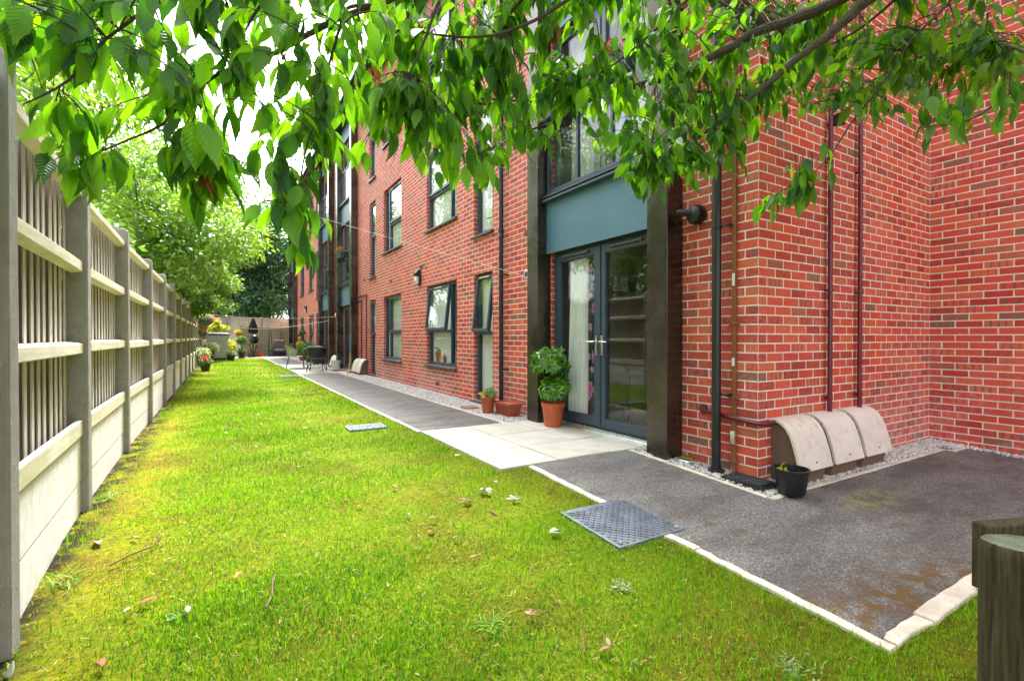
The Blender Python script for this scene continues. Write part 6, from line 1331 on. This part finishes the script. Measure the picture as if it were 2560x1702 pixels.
t = thing('bucket', (3.3, 17.0, .02), 'white plastic bucket beside the glazed door of the second bay', 'bucket')
MB().lathe([(.12, 0), (.125, .008), (.155, .28), (.165, .285), (.165, .30), (.15, .30), (.12, .03)], (3.3,17.0,.02), 28, cap=False).build('body', 'white_plastic', t, smooth=True)
MB().tube([(3.3,17.155,.3),(3.24,17.1,.22),(3.2,17.0,.19),(3.24,16.9,.22),(3.3,16.845,.3)], .004, 6).build('handle', 'grey_metal', t)
o = MB().box(3.05, 3.5, 16.1, 16.65, .02, .04).build('doormat', 'mat_brown', bevel=.004); move_to(o, (3.27, 16.4, .02)); tag(o, 'brown doormat on the slabs outside the second glazed bay', 'doormat')
t = thing('broom', (3.30, 15.12, .02), 'broom with a blue and orange handle leaning on the second bay column', 'broom')
MB().tube([(3.28,14.98,.10),(3.34,15.1,.62)], .013, 8).build('handle', 'broom_wood', t, smooth=True); MB().tube([(3.34,15.1,.62),(3.40,15.21,1.18)], .0135, 8).build('sleeve', 'broom_blue', t, smooth=True)
MB().obox((3.275, 14.97, .07), (.03,0,0), (0,.14,0), (0,0,.05)).build('head', 'broom_wood', t, bevel=.006)

# clothes lines
def rope(p0, p1, sag, r_, label, n=18):
    p0, p1 = Vector(p0), Vector(p1); pts = []
    for i in range(n+1):
        u = i/n; q = p0*(1-u)+p1*u; q.z -= sag*4*u*(1-u); pts.append(q)
    o = MB().tube(pts, r_, 6).build('clothes_line', 'rope_white', smooth=True); move_to(o, p0); return tag(o, label, 'clothes line')
rope((3.545, 5.64, 1.925), (-1.25, 12.6, 4.62), .02, .0026, 'white clothes line running from the wall reel up into the overhanging tree')
rope((3.40, 17.8, 1.80), (-.7, 23.2, 2.05), .12, .0045, 'upper white clothes line across the far patio')
rope((3.40, 18.7, 1.70), (.9, 31.1, 1.62), .16, .0045, 'lower white clothes line running to the back fence')
rope((3.40, 21.0, 1.72), (1.9, 31.1, 1.66), .10, .0045, 'third white clothes line slung near the end of the garden')
for y, z, l in ((17.72, 1.85, 'white round line reel on the brick strip between the glazed bays'), (21.05, 1.75, 'white round line reel beside the third glazed bay')):
    t = thing('clothes_line_reel', (FX, y, z), l, 'line reel'); MB().lathe([(.03, -.14), (.07, -.13), (.08, -.10), (.08, -.02), (.06, -.002)], (FX-.06, y, z), 20, 'X').build('case', 'white_plastic', t, smooth=True); MB().box(FX-.08, FX, y-.02, y+.02, z-.02, z+.02).build('arm', 'white_plastic', t)
o = MB().lathe([(.02, 1.0), (.10, 1.02), (.12, 1.5), (.06, 1.62)], (-.62, 26.0, 0), 14).build('cloth_bag', 'pink_fabric', smooth=True); move_to(o, (-.62, 26.0, 1.0)); tag(o, 'pink cloth peg bag hanging on the fence beside the storage box', 'peg bag')

# ---------------------------------------------------------------- fallen leaves, twigs and odds and ends on the ground
def litter(name, x, y, mat, L, Wd, n, label, cat, spread=1.0, seed=0, group=None, lift=.02, curl=.5, fold=.25):
    r = np.random.default_rng(seed+1000); a0 = r.uniform(0, 6.28)
    a = a0+(np.arange(n)-(n-1)/2)*spread+r.normal(0, .12, n); P = np.tile([[x, y, zg(x, y)+lift]], (n, 1))
    D = np.stack([np.cos(a), np.sin(a), r.uniform(.05, .5, n)], 1); N = np.stack([0*a, 0*a, 1+0*a], 1)+r.normal(0, .3, (n, 3))
    V, F, U, rn = leaves(P, D, N, L*r.uniform(.8, 1.15, n), Wd*r.uniform(.8, 1.2, n), fold, curl, detail=2, rng=r)
    o = np_mesh(name, V, F, mat, None, U, rn, smooth=True); s_ = o.modifiers.new('thick', 'SOLIDIFY'); s_.thickness = .0006
    move_to(o, (x, y, zg(x, y))); return tag(o, label, cat, group)
litter('fallen_sprig', 1.62, 3.09, 'litter_pale', .075, .03, 7, 'fallen sprig of pale grey-green leaves near the patio corner', 'leaf sprig', .42, 1, lift=.03)
litter('fallen_sprig', 1.42, 2.95, 'litter_tan', .07, .022, 5, 'withered brown and green sprig nearest the patio corner side of the drain cover', 'leaf sprig', .7, 2, lift=.03)
litter('fallen_sprig', 1.70, 2.83, 'litter_pale', .07, .022, 5, 'curled pale sprig lying between the patio corner and the drain cover', 'leaf sprig', .6, 3, lift=.03)
litter('fallen_sprig', 1.62, 2.30, 'litter_pale', .075, .024, 3, 'small pale sprig just left of the chequered drain cover', 'leaf sprig', .5, 4, lift=.03)
litter('fallen_sprig', 1.10, 1.70, 'litter_tan', .05, .014, 4, 'tan curled leaves lying in the middle of the near lawn', 'leaf sprig', .8, 5, lift=.03)
litter('fallen_sprig', 1.26, 1.39, 'litter_tan', .055, .014, 3, 'brown curled leaves at the bottom edge of the lawn', 'leaf sprig', .6, 6, lift=.03)
litter('fallen_leaf', -.31, 2.55, 'dead_leaf', .09, .03, 1, 'single dark red-brown curled leaf near the fence', 'leaf', 1, 7)
litter('fallen_leaf', .05, 2.6, 'litter_orange', .07, .028, 1, 'single orange leaf on the lawn left of centre', 'leaf', 1, 8)
litter('fallen_leaf', 1.02, 2.65, 'litter_orange', .05, .03, 1, 'small yellow leaf in the middle of the lawn', 'leaf', 1, 9)
litter('fallen_leaf', .75, 3.2, 'litter_orange', .05, .026, 1, 'orange leaf lying towards the middle of the lawn ahead of the patio', 'leaf', 1, 10)
litter('fallen_leaf', -.55, 3.3, 'litter_pale', .11, .035, 1, 'long pale leaf against the foot of the fence', 'leaf', 1, 11)
litter('fallen_leaf', -.60, 2.25, 'litter_pale', .10, .05, 1, 'broad whitish leaf at the near foot of the fence', 'leaf', 1, 12)
for q in range(46):
    rr_ = random.Random(q); y = 2.2+rr_.random()**1.6*11; x = rr_.uniform(-.65, 1.85)
    litter('fallen_leaf', x, y, ('litter_pale', 'litter_tan', 'litter_pale', 'dead_leaf')[q % 4], rr_.uniform(.035, .08), rr_.uniform(.016, .03), 1, 'fallen dry leaf scattered on the lawn grass', 'leaf', 1, 20+q, 'fallen leaves scattered on the lawn', lift=.026)
def twig(pts, r_, label, mat='litter_tan'):
    P = [(x, y, zg(x, y)+.022+.006*(i % 2)) for i, (x, y) in enumerate(pts)]
    o = MB().tube(P, r_, 6).build('fallen_twig', mat, smooth=True); move_to(o, P[0]); return tag(o, label, 'twig')
twig([(-.46,3.0),(-.40,3.06),(-.31,3.14),(-.28,3.25),(-.30,3.34)], .004, 'pale bent twig curving on the moss beside the fence')
twig([(.22,2.55),(.20,2.46),(.19,2.36),(.16,2.27)], .0035, 'thin dry stalk lying on the lawn left of centre')
twig([(1.16,1.42),(1.23,1.52)], .003, 'short dry stick at the bottom of the lawn')
o = MB().tube([(3.50,3.02,.0),(3.50,2.86,-.005)], .022, 14).build('pipe_offcut', 'silver', smooth=True); move_to(o, (3.5, 2.94, 0)); tag(o, 'short silver pipe offcut on the pebbles beside the right column', 'pipe')
o = litter('fallen_leaf', 3.52, 3.0, 'yellow_leaf', .13, .06, 2, 'large green and brown leaf on the pebbles under the security light', 'leaf', .8, 13, lift=.04)
twig([(3.50,2.98),(3.47,2.78),(3.44,2.66)], .0035, 'thin brown stalk on the pebbles by the black downpipe')

def weed(x, y, mat, L, k, label, seed, wr=.2):
    r = np.random.default_rng(seed); n = k; a = r.uniform(0, 6.28, n)
    D = np.stack([np.cos(a), np.sin(a), r.uniform(.1, .9, n)], 1); N = np.stack([0*a, 0*a, 1+0*a], 1)+r.normal(0, .2, (n, 3))
    V, F, U, rn = leaves(np.tile([[x, y, zg(x, y)+.004]], (n, 1))+r.normal(0, .03, (n, 3))*np.array([1, 1, 0]), D, N, L*r.uniform(.5, 1.3, n), L*wr*r.uniform(.7, 1.3, n), .2, .5, detail=2, rng=r)
    o = np_mesh('weed', V, F, mat, None, U, rn, smooth=True); move_to(o, (x, y, zg(x, y))); return tag(o, label, 'weed', None)
weed(1.62, 1.72, 'weed_leaf', .035, 60, 'pale flowering weed clump in the near right lawn', 1)
weed(1.80, 1.02, 'weed_leaf', .032, 60, 'pale weed clump on the lawn beside the near kerb corner', 2)
for q in range(26):     # grass creeping over the edges of the near cover and kerb
    rr_ = random.Random(300+q); e = rr_.random()
    x, y = ((1.87, 1.99+.55*e), (1.88+.34*e, 1.985), (2.22, .9+1.05*e))[q % 3]
    o = weed(x, y, 'grass_blade', rr_.uniform(.025, .05), rr_.randint(10, 24), 'small tuft of lawn grass leaning over the path edging or the chequered drain cover', 60+q, .055)
    o.name = 'grass_tuft'; o['category'] = 'grass tuft'; o['group'] = 'grass tufts at the path edge'
weed(-.15, 2.42, 'herb_leaf', .04, 16, 'small broad-leaved weed on the mossy side of the lawn', 4)
weed(.95, 1.75, 'grass_blade', .06, 90, 'long bright grass tuft left of the pale weed clump', 5, .05)
weed(-.62, 2.95, 'grass_blade', .09, 40, 'long grass growing against the first gravel board', 6, .05)
weed(-.66, 4.25, 'grass_blade', .10, 40, 'long grass growing at the foot of the second fence post', 7, .05)
